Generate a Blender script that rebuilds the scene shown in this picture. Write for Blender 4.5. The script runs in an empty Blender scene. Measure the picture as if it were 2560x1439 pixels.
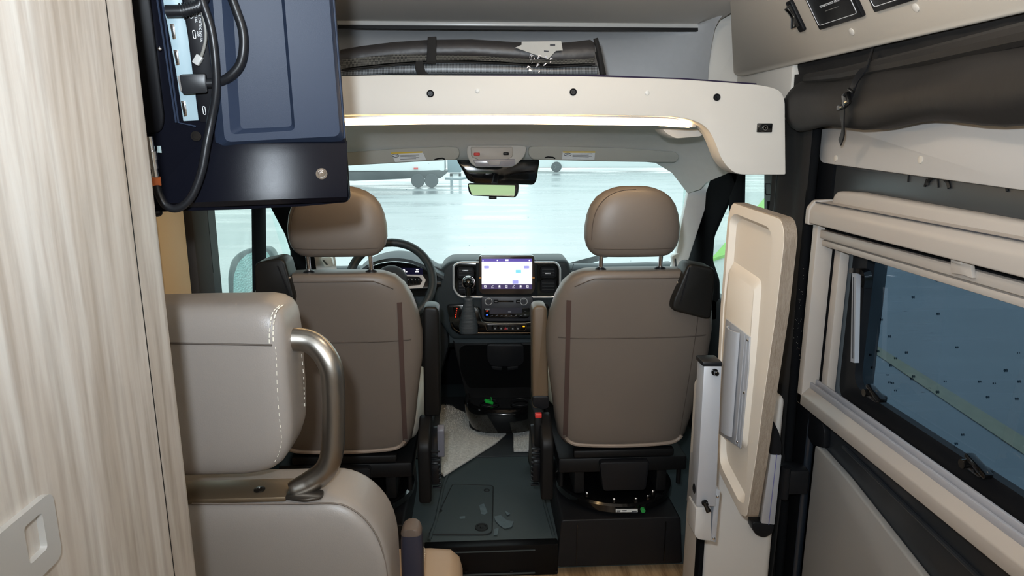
import bpy, bmesh, math, random
from mathutils import Vector, Matrix

random.seed(7)
SC = bpy.context.scene
COL = SC.collection
R = math.radians

# ------------------------------------------------------------------ camera
CAM_F = 24 / 36 * 2560
CAM_TH, CAM_PS, CAM_H = R(12.4), R(3.08), 1.45
CF = Vector((math.sin(CAM_PS) * math.cos(CAM_TH), math.cos(CAM_PS) * math.cos(CAM_TH), -math.sin(CAM_TH)))
CR = Vector((math.cos(CAM_PS), -math.sin(CAM_PS), 0))
CU = CR.cross(CF)
cd = bpy.data.cameras.new('camera'); cd.lens = 24; cd.sensor_width = 36; cd.clip_start = 0.02; cd.clip_end = 500
cam = bpy.data.objects.new('camera', cd); COL.objects.link(cam)
M = Matrix((CR, CU, -CF)).transposed().to_4x4(); M.translation = Vector((0, 0, CAM_H))
cam.matrix_world = M
SC.camera = cam

# ------------------------------------------------------------------ world, view, lights
SC.view_settings.view_transform = 'Standard'
SC.view_settings.look = 'None'
SC.view_settings.gamma = 1
SC.view_settings.exposure = 0.0
SC.view_settings.use_curve_mapping = False

W = bpy.data.worlds.new('overcast_sky'); SC.world = W; W.use_nodes = True
nt = W.node_tree; nt.nodes.clear()
tc = nt.nodes.new('ShaderNodeTexCoord'); sp = nt.nodes.new('ShaderNodeSeparateXYZ')
cr = nt.nodes.new('ShaderNodeValToRGB'); bg = nt.nodes.new('ShaderNodeBackground'); wo = nt.nodes.new('ShaderNodeOutputWorld')
nt.links.new(tc.outputs['Generated'], sp.inputs[0]); nt.links.new(sp.outputs['Z'], cr.inputs[0])
cr.color_ramp.elements[0].position = 0.0; cr.color_ramp.elements[0].color = (0.90, 0.965, 0.965, 1)
cr.color_ramp.elements[1].position = 0.6; cr.color_ramp.elements[1].color = (0.86, 0.95, 0.98, 1)
nt.links.new(cr.outputs[0], bg.inputs[0]); bg.inputs[1].default_value = 2.15
nt.links.new(bg.outputs[0], wo.inputs[0])


def lamp(name, kind, loc, target, energy, color, size=0.05, **kw):
    l = bpy.data.lights.new(name, kind); l.energy = energy; l.color = color
    if kind == 'AREA':
        l.size = size
        if 'size_y' in kw: l.shape = 'RECTANGLE'; l.size_y = kw['size_y']
        if 'spread' in kw: l.spread = kw['spread']
    else:
        l.shadow_soft_size = size
    if kind == 'SPOT':
        l.spot_size = kw['cone']; l.spot_blend = kw['blend']
    o = bpy.data.objects.new(name, l); COL.objects.link(o); o.location = loc
    d = Vector(target) - Vector(loc)
    o.rotation_euler = d.to_track_quat('-Z', 'Y').to_euler()
    return o


# the flash of the photographer's camera, just above and left of the lens
lamp('camera_flash', 'SPOT', (-0.05, 0.0, 1.54), (0.22, 2.0, 1.78), 88, (0.82, 0.915, 1.0), 0.02, cone=R(132), blend=1.0)
# the living area's recessed ceiling lamps (behind and above the camera)
lamp('ceiling_lamp_light', 'AREA', (0.05, 0.15, 1.87), (0.05, 0.15, 0), 0.9, (1.0, 0.86, 0.68), 0.5)
lamp('ceiling_lamp_light', 'POINT', (0.25, 1.25, 1.835), (0.25, 1.25, 0), 3.8, (1.0, 0.82, 0.62), 0.03)
vl = lamp('ceiling_fill_light', 'AREA', (0.68, -0.25, 1.56), (0.68, -0.25, 1.82), 14.0, (1.0, 0.92, 0.82), 0.05, size_y=1.4)  # unseen lamp, added only to brighten the ceiling
vl.rotation_euler = (math.pi, R(20), 0)



# ------------------------------------------------------------------ colour and materials
def S(r, g, b):
    f = lambda c: (c / 255) / 12.92 if c / 255 <= 0.04045 else ((c / 255 + 0.055) / 1.055) ** 2.4
    return (f(r), f(g), f(b), 1)


def mat(name, col, rough=0.5, metal=0.0, bump=None, var=0.0, vscale=6.0, coat=0.0, spec=0.5, emit=None, estr=0.0, stretch=(1, 1, 1), sheen=0.0):
    m = bpy.data.materials.new(name); m.use_nodes = True
    n = m.node_tree.nodes; L = m.node_tree.links; p = n['Principled BSDF']
    p.inputs['Base Color'].default_value = col
    p.inputs['Roughness'].default_value = rough
    p.inputs['Metallic'].default_value = metal
    p.inputs['Specular IOR Level'].default_value = spec
    p.inputs['Coat Weight'].default_value = coat
    p.inputs['Coat Roughness'].default_value = 0.08
    p.inputs['Sheen Weight'].default_value = sheen
    if emit:
        p.inputs['Emission Color'].default_value = emit; p.inputs['Emission Strength'].default_value = estr
    t = n.new('ShaderNodeTexCoord'); mp = n.new('ShaderNodeMapping'); mp.inputs['Scale'].default_value = stretch
    L.new(t.outputs['Object'], mp.inputs['Vector'])
    if var > 0:
        no = n.new('ShaderNodeTexNoise'); no.inputs['Scale'].default_value = vscale; no.inputs['Detail'].default_value = 4
        L.new(mp.outputs[0], no.inputs['Vector'])
        mx = n.new('ShaderNodeMix'); mx.data_type = 'RGBA'
        mx.inputs['A'].default_value = tuple(c * (1 - var) for c in col[:3]) + (1,)
        mx.inputs['B'].default_value = tuple(min(1, c * (1 + var)) for c in col[:3]) + (1,)
        L.new(no.outputs['Fac'], mx.inputs['Factor']); L.new(mx.outputs['Result'], p.inputs['Base Color'])
    if bump:
        kind, sc, st = bump
        if kind == 'noise':
            b = n.new('ShaderNodeTexNoise'); b.inputs['Scale'].default_value = sc; b.inputs['Detail'].default_value = 3; out = b.outputs['Fac']
        elif kind == 'voronoi':
            b = n.new('ShaderNodeTexVoronoi'); b.inputs['Scale'].default_value = sc; out = b.outputs['Distance']
        else:
            b = n.new('ShaderNodeTexWave'); b.inputs['Scale'].default_value = sc; b.bands_direction = kind; out = b.outputs['Fac']
        L.new(mp.outputs[0], b.inputs['Vector'])
        bp = n.new('ShaderNodeBump'); bp.inputs['Strength'].default_value = st; bp.inputs['Distance'].default_value = min(0.002, 0.22 / sc)
        L.new(out, bp.inputs['Height']); L.new(bp.outputs[0], p.inputs['Normal'])
    return m


def wood(name, cols, stretch, scale=14, rough=0.45):
    """laminate with long soft streaks"""
    m = bpy.data.materials.new(name); m.use_nodes = True
    n = m.node_tree.nodes; L = m.node_tree.links; p = n['Principled BSDF']; p.inputs['Roughness'].default_value = rough
    t = n.new('ShaderNodeTexCoord'); mp = n.new('ShaderNodeMapping'); mp.inputs['Scale'].default_value = stretch
    L.new(t.outputs['Object'], mp.inputs['Vector'])
    a = n.new('ShaderNodeTexNoise'); a.inputs['Scale'].default_value = scale; a.inputs['Detail'].default_value = 8; a.inputs['Roughness'].default_value = 0.62; a.inputs['Distortion'].default_value = 0.9
    b = n.new('ShaderNodeTexNoise'); b.inputs['Scale'].default_value = scale * 7; b.inputs['Detail'].default_value = 5
    L.new(mp.outputs[0], a.inputs['Vector']); L.new(mp.outputs[0], b.inputs['Vector'])
    r1 = n.new('ShaderNodeValToRGB'); el = r1.color_ramp.elements
    el[0].position = 0.30; el[0].color = cols[0]; el[1].position = 0.66; el[1].color = cols[2]
    e = el.new(0.47); e.color = cols[1]
    L.new(a.outputs['Fac'], r1.inputs[0])
    c = n.new('ShaderNodeTexNoise'); c.inputs['Scale'].default_value = scale * 2.2; c.inputs['Detail'].default_value = 7; c.inputs['Distortion'].default_value = 1.0
    mp2 = n.new('ShaderNodeMapping'); mp2.inputs['Scale'].default_value = tuple(k * 1.0 for k in stretch); mp2.inputs['Rotation'].default_value = (R(3), 0, 0)
    L.new(t.outputs['Object'], mp2.inputs[0]); L.new(mp2.outputs[0], c.inputs['Vector'])
    prev = r1.outputs[0]
    for src, lo_, hi_, dk, fac in ((b, 0.36, 0.56, (0.60, 0.56, 0.52, 1), 0.50), (c, 0.32, 0.46, (0.62, 0.56, 0.50, 1), 0.45)):
        r2 = n.new('ShaderNodeValToRGB'); r2.color_ramp.elements[0].position = lo_; r2.color_ramp.elements[0].color = dk
        r2.color_ramp.elements[1].position = hi_; r2.color_ramp.elements[1].color = (1, 1, 1, 1)
        L.new(src.outputs['Fac'], r2.inputs[0])
        mx = n.new('ShaderNodeMix'); mx.data_type = 'RGBA'; mx.blend_type = 'MULTIPLY'; mx.inputs['Factor'].default_value = fac
        L.new(prev, mx.inputs['A']); L.new(r2.outputs[0], mx.inputs['B']); prev = mx.outputs['Result']
    L.new(prev, p.inputs['Base Color'])
    bp = n.new('ShaderNodeBump'); bp.inputs['Strength'].default_value = 0.12; bp.inputs['Distance'].default_value = 0.001
    L.new(b.outputs['Fac'], bp.inputs['Height']); L.new(bp.outputs[0], p.inputs['Normal'])
    return m


def glass(name, tint, gloss=0.06, haze=0.0, hazecol=(0.8, 0.9, 0.9, 1), drops=0.0, dscale=60, dropcol=(0.05, 0.07, 0.08, 1), streak=None, flat=(0, 1, 1)):
    m = bpy.data.materials.new(name); m.use_nodes = True
    n = m.node_tree.nodes; L = m.node_tree.links; n.clear()
    out = n.new('ShaderNodeOutputMaterial')
    tr = n.new('ShaderNodeBsdfTransparent'); tr.inputs[0].default_value = tint
    gl = n.new('ShaderNodeBsdfGlossy'); gl.inputs['Roughness'].default_value = 0.03
    m1 = n.new('ShaderNodeMixShader'); m1.inputs[0].default_value = gloss
    L.new(tr.outputs[0], m1.inputs[1]); L.new(gl.outputs[0], m1.inputs[2]); last = m1
    tcx = n.new('ShaderNodeTexCoord')
    if haze > 0:
        df = n.new('ShaderNodeBsdfTranslucent'); df.inputs[0].default_value = hazecol
        m2 = n.new('ShaderNodeMixShader')
        no = n.new('ShaderNodeTexNoise'); no.inputs['Scale'].default_value = 5; no.inputs['Detail'].default_value = 3
        mp = n.new('ShaderNodeMapping'); mp.inputs['Scale'].default_value = streak or (1, 1, 1)
        L.new(tcx.outputs['Object'], mp.inputs[0]); L.new(mp.outputs[0], no.inputs['Vector'])
        mr = n.new('ShaderNodeMapRange'); mr.inputs['From Min'].default_value = 0.3; mr.inputs['From Max'].default_value = 0.7
        mr.inputs['To Min'].default_value = haze * 0.3; mr.inputs['To Max'].default_value = haze * 1.7
        L.new(no.outputs['Fac'], mr.inputs[0]); L.new(mr.outputs[0], m2.inputs[0])
        L.new(last.outputs[0], m2.inputs[1]); L.new(df.outputs[0], m2.inputs[2]); last = m2
    if drops > 0:
        v = n.new('ShaderNodeTexVoronoi'); v.inputs['Scale'].default_value = dscale; v.inputs['Randomness'].default_value = 1
        mq = n.new('ShaderNodeMapping'); mq.inputs['Scale'].default_value = flat; L.new(tcx.outputs['Object'], mq.inputs[0]); L.new(mq.outputs[0], v.inputs['Vector'])
        n2 = n.new('ShaderNodeTexNoise'); n2.inputs['Scale'].default_value = 9; L.new(tcx.outputs['Object'], n2.inputs['Vector'])
        mm = n.new('ShaderNodeMath'); mm.operation = 'MULTIPLY'; mm.inputs[1].default_value = drops; L.new(n2.outputs['Fac'], mm.inputs[0])
        lt = n.new('ShaderNodeMath'); lt.operation = 'LESS_THAN'; L.new(v.outputs['Distance'], lt.inputs[0]); L.new(mm.outputs[0], lt.inputs[1])
        dd = n.new('ShaderNodeBsdfTransparent'); dd.inputs[0].default_value = dropcol
        m3 = n.new('ShaderNodeMixShader'); L.new(lt.outputs[0], m3.inputs[0]); L.new(last.outputs[0], m3.inputs[1]); L.new(dd.outputs[0], m3.inputs[2]); last = m3
    L.new(last.outputs[0], out.inputs[0])
    return m


def mesh_cloth(name, c0, c1, sc):
    """woven reflective mesh"""
    m = bpy.data.materials.new(name); m.use_nodes = True
    n = m.node_tree.nodes; L = m.node_tree.links; p = n['Principled BSDF']; p.inputs['Roughness'].default_value = 0.35
    t = n.new('ShaderNodeTexCoord'); mp = n.new('ShaderNodeMapping'); mp.inputs['Rotation'].default_value = (0, R(45), 0)
    L.new(t.outputs['Object'], mp.inputs[0])
    ck = n.new('ShaderNodeTexChecker'); ck.inputs['Scale'].default_value = sc; ck.inputs[1].default_value = c0; ck.inputs[2].default_value = c1
    L.new(mp.outputs[0], ck.inputs['Vector']); L.new(ck.outputs['Color'], p.inputs['Base Color'])
    bp = n.new('ShaderNodeBump'); bp.inputs['Strength'].default_value = 0.5; bp.inputs['Distance'].default_value = 0.0005
    L.new(ck.outputs['Fac'], bp.inputs['Height']); L.new(bp.outputs[0], p.inputs['Normal'])
    p.inputs['Metallic'].default_value = 0.0
    return m


cream = mat('cream_plastic', S(214, 209, 201), 0.55, bump=('noise', 900, 0.12))
cream2 = mat('cream_trim', S(206, 198, 186), 0.6, bump=('noise', 700, 0.15))
white_cap = mat('white_cap', S(225, 224, 220), 0.4)
ceil_m = mat('ceiling_vinyl', S(222, 217, 210), 0.6, bump=('noise', 500, 0.1), var=0.03, vscale=3)
liner = mat('headliner_felt', S(226, 224, 220), 0.95, bump=('noise', 900, 0.5), var=0.04, vscale=40)
liner2 = mat('recess_felt', S(202, 204, 207), 0.95, bump=('noise', 900, 0.5), var=0.04, vscale=40)
leather = mat('taupe_leather', S(107, 98, 90), 0.42, bump=('noise', 650, 0.35), var=0.05, vscale=5)
leather_lit = mat('taupe_leather_lit', S(134, 127, 121), 0.4, bump=('noise', 520, 0.45), var=0.04, vscale=4)  # lighter copy of the seat leather; nearer flash light put into its colour
leather_dark = mat('taupe_leather_underside', S(92, 80, 72), 0.5, bump=('noise', 650, 0.35))
tan_l = mat('tan_leather', S(170, 146, 120), 0.45, bump=('noise', 520, 0.4))
seam_m = mat('dark_seam', S(74, 65, 58), 0.7)
pipe_m = mat('leather_piping', S(140, 126, 114), 0.45)
web_m = mat('brown_webbing', S(74, 56, 50), 0.9, bump=('Z', 300, 0.4))
thread = mat('pale_thread', S(222, 216, 202), 0.8)
chrome = mat('chrome', (0.8, 0.8, 0.82, 1), 0.12, 1.0)
silver = mat('silver_trim', S(214, 218, 222), 0.3, 0.4)
steel = mat('brushed_steel', S(158, 154, 148), 0.32, 1.0, bump=('noise', 300, 0.05), stretch=(1, 1, 1))
alu = mat('anodised_aluminium', S(186, 189, 195), 0.38, 0.35)
blk = mat('black_plastic', S(17, 17, 18), 0.5, spec=0.25, bump=('noise', 800, 0.2))
blk_g = mat('gloss_black', S(12, 12, 13), 0.12, coat=0.6)
blk_s = mat('satin_black', S(24, 25, 28), 0.38, spec=0.25)
blk_f = mat('black_fabric', S(27, 25, 24), 0.85, bump=('noise', 60, 0.25), var=0.15, vscale=5)
roll_f = mat('black_nylon', S(33, 31, 30), 0.6, bump=('noise', 18, 0.8), var=0.12, vscale=6)
tv_m = mat('tv_shell', S(38, 46, 62), 0.42, spec=0.14, bump=('noise', 1200, 0.5), var=0.05, vscale=20)
tv_b = mat('tv_dark_shell', S(13, 14, 21), 0.21, spec=0.07, bump=('noise', 1500, 0.5))
port_w = mat('port_shield', S(140, 160, 168), 0.4, 0.0, spec=0.2)
dash_m = mat('dash_plastic', S(64, 72, 76), 0.55, bump=('noise', 700, 0.3))
dash_d = mat('dark_dash_plastic', S(26, 30, 33), 0.5, spec=0.25, bump=('noise', 700, 0.3))
rub = mat('rubber_floor', S(60, 70, 72), 0.55, bump=('noise', 500, 0.3), var=0.12, vscale=3)
rub_d = mat('rubber_groove', S(24, 28, 29), 0.7)
bodyp = mat('dark_body_paint', S(46, 49, 53), 0.35, spec=0.3, bump=('noise', 30, 0.05), coat=0.2)
bodyp2 = mat('black_body_trim', S(18, 19, 21), 0.85, spec=0.04)
pill_g = mat('pillar_trim', S(62, 72, 74), 0.6)
frame_m = mat('window_frame_plastic', S(180, 172, 164), 0.45, bump=('noise', 500, 0.1))
smudge = mat('black_sealant', S(16, 16, 16), 0.5)
amber = mat('amber_light', S(240, 170, 30), 0.4, emit=S(255, 170, 20), estr=1.5)
red_e = mat('red_backlight', S(240, 70, 30), 0.4, emit=S(255, 50, 15), estr=0.5)
red_m = mat('red_plastic', S(210, 60, 55), 0.4)
green_m = mat('green_tag', S(30, 190, 70), 0.5)
ink = mat('white_print', S(220, 222, 225), 0.6)
inkd = mat('dark_print', S(60, 62, 68), 0.7)
paper = mat('paper', S(186, 184, 178), 0.8, var=0.06, vscale=30)
yellow = mat('yellow_band', S(205, 175, 60), 0.7)
lens = mat('frosted_lens', S(150, 148, 156), 0.25, coat=0.4)
cop = mat('copper_band', S(190, 105, 60), 0.4)
cable_m = mat('cable_rubber', S(24, 25, 28), 0.35, spec=0.3)
wire_m = mat('clear_wire', S(120, 118, 112), 0.4)
beige = mat('cream_board', S(200, 190, 160), 0.7)
led = mat('led_strip', (1, 1, 1, 1), 0.4, emit=(1.0, 0.66, 0.32, 1), estr=18)
lampm = mat('puck_lens', S(190, 170, 140), 0.4, emit=(1.0, 0.75, 0.5, 1), estr=0.1)
cab_w = wood('greige_wood_laminate', [S(142, 132, 121), S(158, 151, 143), S(174, 171, 166)], (1.0, 1.0, 0.075), 13)
edge_w = wood('table_edge_laminate', [S(128, 114, 98), S(140, 127, 113), S(152, 140, 126)], (6, 6, 0.3), 40)
floor_w = wood('plank_floor', [S(120, 92, 62), S(168, 138, 102), S(192, 164, 128)], (1, 0.08, 1), 20)
rug_m = mat('grey_shag', S(206, 204, 198), 1.0, bump=('noise', 160, 1.0), var=0.45, vscale=90)

scr_w = mat('display_white', (1, 1, 1, 1), 0.3, emit=(0.95, 0.93, 1, 1), estr=1.6)
scr_p = mat('display_purple', S(90, 75, 160), 0.3, emit=S(110, 95, 190), estr=0.6)
scr_l = mat('display_lilac', S(150, 150, 215), 0.3, emit=S(160, 160, 225), estr=0.9)
scr_c = mat('display_cyan', S(120, 200, 220), 0.3, emit=S(130, 210, 230), estr=0.9)
glyph = mat('display_glyph', (1, 1, 1, 1), 0.3, emit=(1, 1, 1, 1), estr=1.3)
glyph_b = mat('display_blue', S(60, 110, 255), 0.3, emit=S(60, 110, 255), estr=1.2)


# ------------------------------------------------------------------ geometry helpers
def ray(px, py):
    return CF + (px - 1280) / CAM_F * CR - (py - 719.5) / CAM_F * CU


def at(px, py, Y=None, X=None, Z=None):
    d = ray(px, py); o = Vector((0, 0, CAM_H))
    if Y is not None: return o + d * (Y / d.y)
    if X is not None: return o + d * (X / d.x)
    return o + d * ((Z - CAM_H) / d.z)


class Plane:
    """a real surface in the place; p(px,py,off) is a point on it (off = raised towards its normal)"""
    def __init__(s, o, n): s.o = Vector(o); s.n = Vector(n).normalized()
    def p(s, px, py, off=0.0):
        d = ray(px, py); c = Vector((0, 0, CAM_H))
        return c + d * (((s.o + s.n * off) - c).dot(s.n) / d.dot(s.n))


def rp(pts, r, n=4):
    """round the corners of a polygon of 3-D points"""
    pts = [Vector(p) for p in pts]; out = []
    N = len(pts)
    rr = r if isinstance(r, (list, tuple)) else [r] * N
    for i, p in enumerate(pts):
        a, b = pts[i - 1], pts[(i + 1) % N]
        q = min(rr[i], (a - p).length * 0.49, (b - p).length * 0.49)
        if q < 1e-5: out.append(p); continue
        s = p + (a - p).normalized() * q; e = p + (b - p).normalized() * q
        for k in range(n + 1):
            t = k / n
            out.append(s * (1 - t) ** 2 + p * 2 * t * (1 - t) + e * t * t)
    return out


def crv(pts, n=6, closed=False):
    """Catmull-Rom through points"""
    P = [Vector(p) for p in pts]; out = []; N = len(P)
    rng = range(N if closed else N - 1)
    for i in rng:
        g = (lambda k: P[k % N]) if closed else (lambda k: P[max(0, min(N - 1, k))])
        a, b, c, d = g(i - 1), g(i), g(i + 1), g(i + 2)
        for k in range(n):
            t = k / n
            out.append(0.5 * ((2 * b) + (c - a) * t + (2 * a - 5 * b + 4 * c - d) * t * t + (3 * b - a - 3 * c + d) * t ** 3))
    if not closed: out.append(P[-1])
    return out


class MB:
    def __init__(s): s.bm = bmesh.new()

    def _add(s, t, bev=0, seg=2, ang=20):
        if bev > 0:
            t.normal_update()
            ed = [e for e in t.edges if len(e.link_faces) == 2 and e.calc_face_angle(0) > R(ang)]
            if ed: bmesh.ops.bevel(t, geom=ed, offset=bev, segments=seg, profile=0.5, affect='EDGES', clamp_overlap=True)
        me = bpy.data.meshes.new('tmp'); t.to_mesh(me); t.free(); s.bm.from_mesh(me); bpy.data.meshes.remove(me)
        return s

    def box(s, c, size, rot=None, bev=0.0, seg=2):
        t = bmesh.new(); bmesh.ops.create_cube(t, size=1)
        m = Matrix.Diagonal(Vector(size)).to_4x4()
        if rot is not None: m = rot.to_4x4() @ m
        m = Matrix.Translation(Vector(c)) @ m
        bmesh.ops.transform(t, matrix=m, verts=t.verts)
        return s._add(t, bev, seg)

    def b2(s, lo, hi, bev=0.0, seg=2):
        lo, hi = Vector(lo), Vector(hi)
        return s.box((lo + hi) / 2, hi - lo, None, bev, seg)

    def prism(s, pts, vec, bev=0.0, seg=2, ang=30):
        t = bmesh.new(); vs = [t.verts.new(Vector(p)) for p in pts]
        f = t.faces.new(vs); r = bmesh.ops.extrude_face_region(t, geom=[f])
        nv = [g for g in r['geom'] if isinstance(g, bmesh.types.BMVert)]
        bmesh.ops.translate(t, verts=nv, vec=Vector(vec))
        bmesh.ops.recalc_face_normals(t, faces=t.faces)
        return s._add(t, bev, seg, ang)

    def loft(s, rings, cap=True, bev=0.0, closed=True):
        t = bmesh.new(); V = [[t.verts.new(Vector(p)) for p in r] for r in rings]
        n = len(V[0])
        for a, b in zip(V[:-1], V[1:]):
            for i in range(n if closed else n - 1):
                j = (i + 1) % n
                try: t.faces.new((a[i], a[j], b[j], b[i]))
                except ValueError: pass
        if cap and closed:
            for r in (V[0], V[-1]):
                try: t.faces.new(r)
                except ValueError: pass
        bmesh.ops.recalc_face_normals(t, faces=t.faces)
        return s._add(t, bev)

    def sheet(s, rows, vec):
        """open grid given a real thickness along vec"""
        n = len(rows[0]); t = bmesh.new(); vec = Vector(vec)
        A = [[t.verts.new(Vector(p)) for p in r] for r in rows]
        B = [[t.verts.new(Vector(p) + vec) for p in r] for r in rows]
        m = len(rows)
        for i in range(m - 1):
            for j in range(n - 1):
                t.faces.new((A[i][j], A[i][j + 1], A[i + 1][j + 1], A[i + 1][j]))
                t.faces.new((B[i][j], B[i + 1][j], B[i + 1][j + 1], B[i][j + 1]))
        for i in range(m - 1):
            t.faces.new((A[i][0], A[i + 1][0], B[i + 1][0], B[i][0])); t.faces.new((A[i][-1], B[i][-1], B[i + 1][-1], A[i + 1][-1]))
        for j in range(n - 1):
            t.faces.new((A[0][j], B[0][j], B[0][j + 1], A[0][j + 1])); t.faces.new((A[-1][j], A[-1][j + 1], B[-1][j + 1], B[-1][j]))
        bmesh.ops.recalc_face_normals(t, faces=t.faces)
        return s._add(t)

    def tube(s, pts, r, n=10, closed=False, flat=None):
        """sweep; flat=(w,h,upvec) sweeps a rectangle instead"""
        P = [Vector(p) for p in pts]; N = len(P); rings = []; up = None
        for i, p in enumerate(P):
            if closed: tn = (P[(i + 1) % N] - P[i - 1])
            else: tn = P[min(N - 1, i + 1)] - P[max(0, i - 1)]
            tn.normalize()
            if flat: up = flat[2] - tn * flat[2].dot(tn) if hasattr(flat[2], 'dot') else Vector(flat[2]); up = Vector(up); up = (up - tn * up.dot(tn)).normalized()
            else:
                if up is None: up = Vector((0, 0, 1)) if abs(tn.z) < 0.9 else Vector((0, 1, 0))
                up = (up - tn * up.dot(tn)).normalized()
            sd = tn.cross(up)
            if flat:
                w, h = flat[0] / 2, flat[1] / 2
                rings.append([p + sd * a * w + up * b * h for a, b in ((-1, -1), (1, -1), (1, 1), (-1, 1))])
            else:
                rad = r[min(i, len(r) - 1)] if isinstance(r, (list, tuple)) else r
                rings.append([p + (sd * math.cos(2 * math.pi * k / n) + up * math.sin(2 * math.pi * k / n)) * rad for k in range(n)])
        if closed: rings.append(rings[0])
        t = s.loft(rings, cap=not closed)
        return t

    def cyl(s, a, b, r, r2=None, n=20, bev=0.0):
        a, b = Vector(a), Vector(b); r2 = r if r2 is None else r2
        ax = (b - a).normalized(); u = ax.orthogonal().normalized(); v = ax.cross(u)
        rg = lambda c, q: [c + (u * math.cos(2 * math.pi * k / n) + v * math.sin(2 * math.pi * k / n)) * q for k in range(n)]
        return s.loft([rg(a, r), rg(b, r2)], True, bev)

    def lathe(s, o, ax, prof, n=28):
        o = Vector(o); ax = Vector(ax).normalized(); u = ax.orthogonal().normalized(); v = ax.cross(u)
        return s.loft([[o + ax * h + (u * math.cos(2 * math.pi * k / n) + v * math.sin(2 * math.pi * k / n)) * max(q, 1e-4) for k in range(n)] for h, q in prof])

    def ell(s, c, rad, n=20, rot=None):
        t = bmesh.new(); bmesh.ops.create_uvsphere(t, u_segments=n, v_segments=n // 2, radius=1)
        m = Matrix.Diagonal(Vector(rad)).to_4x4()
        if rot is not None: m = rot.to_4x4() @ m
        bmesh.ops.transform(t, matrix=Matrix.Translation(Vector(c)) @ m, verts=t.verts)
        return s._add(t)


def finish(mb, name, m, ang=32):
    bm = mb.bm; bm.normal_update()
    for f in bm.faces: f.smooth = True
    for e in bm.edges:
        if len(e.link_faces) == 2 and e.calc_face_angle(0) > R(ang): e.smooth = False
    me = bpy.data.meshes.new(name); bm.to_mesh(me); bm.free(); me.materials.append(m)
    o = bpy.data.objects.new(name, me); COL.objects.link(o)
    return o


def put(o, parent):
    if parent is not None:
        o.parent = parent
        if parent.type == 'EMPTY': o.matrix_parent_inverse = Matrix.Translation(-parent.location)
    return o


def part(name, mb, m, parent, label=None, ang=32, sub=0):
    o = finish(mb, name, m, ang); put(o, parent)
    if label: o['label'] = label
    if sub:
        md = o.modifiers.new('smooth', 'SUBSURF'); md.levels = sub; md.render_levels = sub
    return o


def one(name, mb, m, label, cat, group=None, ang=32):
    o = finish(mb, name, m, ang); o['label'] = label; o['category'] = cat
    if group: o['group'] = group
    return o


def struct(name, mb=None, m=None, ang=32, loc=(0, 0, 0)):
    if mb is None:
        o = bpy.data.objects.new(name, None); COL.objects.link(o); o.location = loc
    else: o = finish(mb, name, m, ang)
    o['kind'] = 'structure'
    return o


def thing(name, label, cat, loc, group=None):
    o = bpy.data.objects.new(name, None); COL.objects.link(o); o.location = loc; o.empty_display_size = 0.05
    o['label'] = label; o['category'] = cat
    if group: o['group'] = group
    return o


def text(name, body, size, o, right, up, m, parent, align='CENTER'):
    c = bpy.data.curves.new(name, 'FONT'); c.body = body; c.size = size; c.extrude = 0.0002; c.align_x = align; c.align_y = 'CENTER'
    t = bpy.data.objects.new('tmp_text', c); COL.objects.link(t)
    dg = bpy.context.evaluated_depsgraph_get(); me = bpy.data.meshes.new_from_object(t.evaluated_get(dg))
    bpy.data.objects.remove(t); bpy.data.curves.remove(c)
    rt = Vector(right).normalized(); nn = rt.cross(Vector(up)).normalized(); u2 = nn.cross(rt)
    mm = Matrix((rt, u2, nn)).transposed().to_4x4(); mm.translation = Vector(o)
    me.transform(mm); me.materials.clear(); me.materials.append(m); me.name = name
    ob = bpy.data.objects.new(name, me); COL.objects.link(ob); put(ob, parent)
    return ob


def sup(c, a, b, n, N=36, ax=(0, 1)):
    """superellipse ring"""
    out = []
    for k in range(N):
        t = 2 * math.pi * k / N; ct, st = math.cos(t), math.sin(t)
        p = [c[0], c[1], c[2]]
        p[ax[0]] += a * math.copysign(abs(ct) ** (2 / n), ct); p[ax[1]] += b * math.copysign(abs(st) ** (2 / n), st)
        out.append(Vector(p))
    return out

# ================================================================== THE SETTING
X0, X1, XL, XR = -0.95, 1.05, -0.90, 1.0
V = Vector
GZ = -0.60

# floor of the living area and the raised rubber cab floor
struct('floor', MB().b2((X0, -1.0, -0.04), (X1, 2.10, 0.0)), floor_w)
cf = struct('trim_1', MB().b2((X0, 2.085, -0.04), (X1, 3.6, 0.115), bev=0.008), rub)
# carpet-less dark front part of the cab floor, with the step line
part('floor_liner', MB().b2((-0.30, 2.70, 0.112), (0.60, 3.4, 0.121), bev=0.004), mat('cab_floor_liner', S(40, 44, 47), 0.6, bump=('noise', 300, 0.3)), cf)
# raised tunnel edges of the rubber mat
m = MB()
m.tube([at(1128, 1165, Z=0.118), at(1108, 1215, Z=0.118), at(1090, 1300, Z=0.118), at(1073, 1350, Z=0.118)], 0.006)
m.tube([at(1350, 1170, Z=0.118), at(1362, 1260, Z=0.118), at(1385, 1340, Z=0.118)], 0.006)
part('mat_rib', m, rub, cf)
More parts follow.
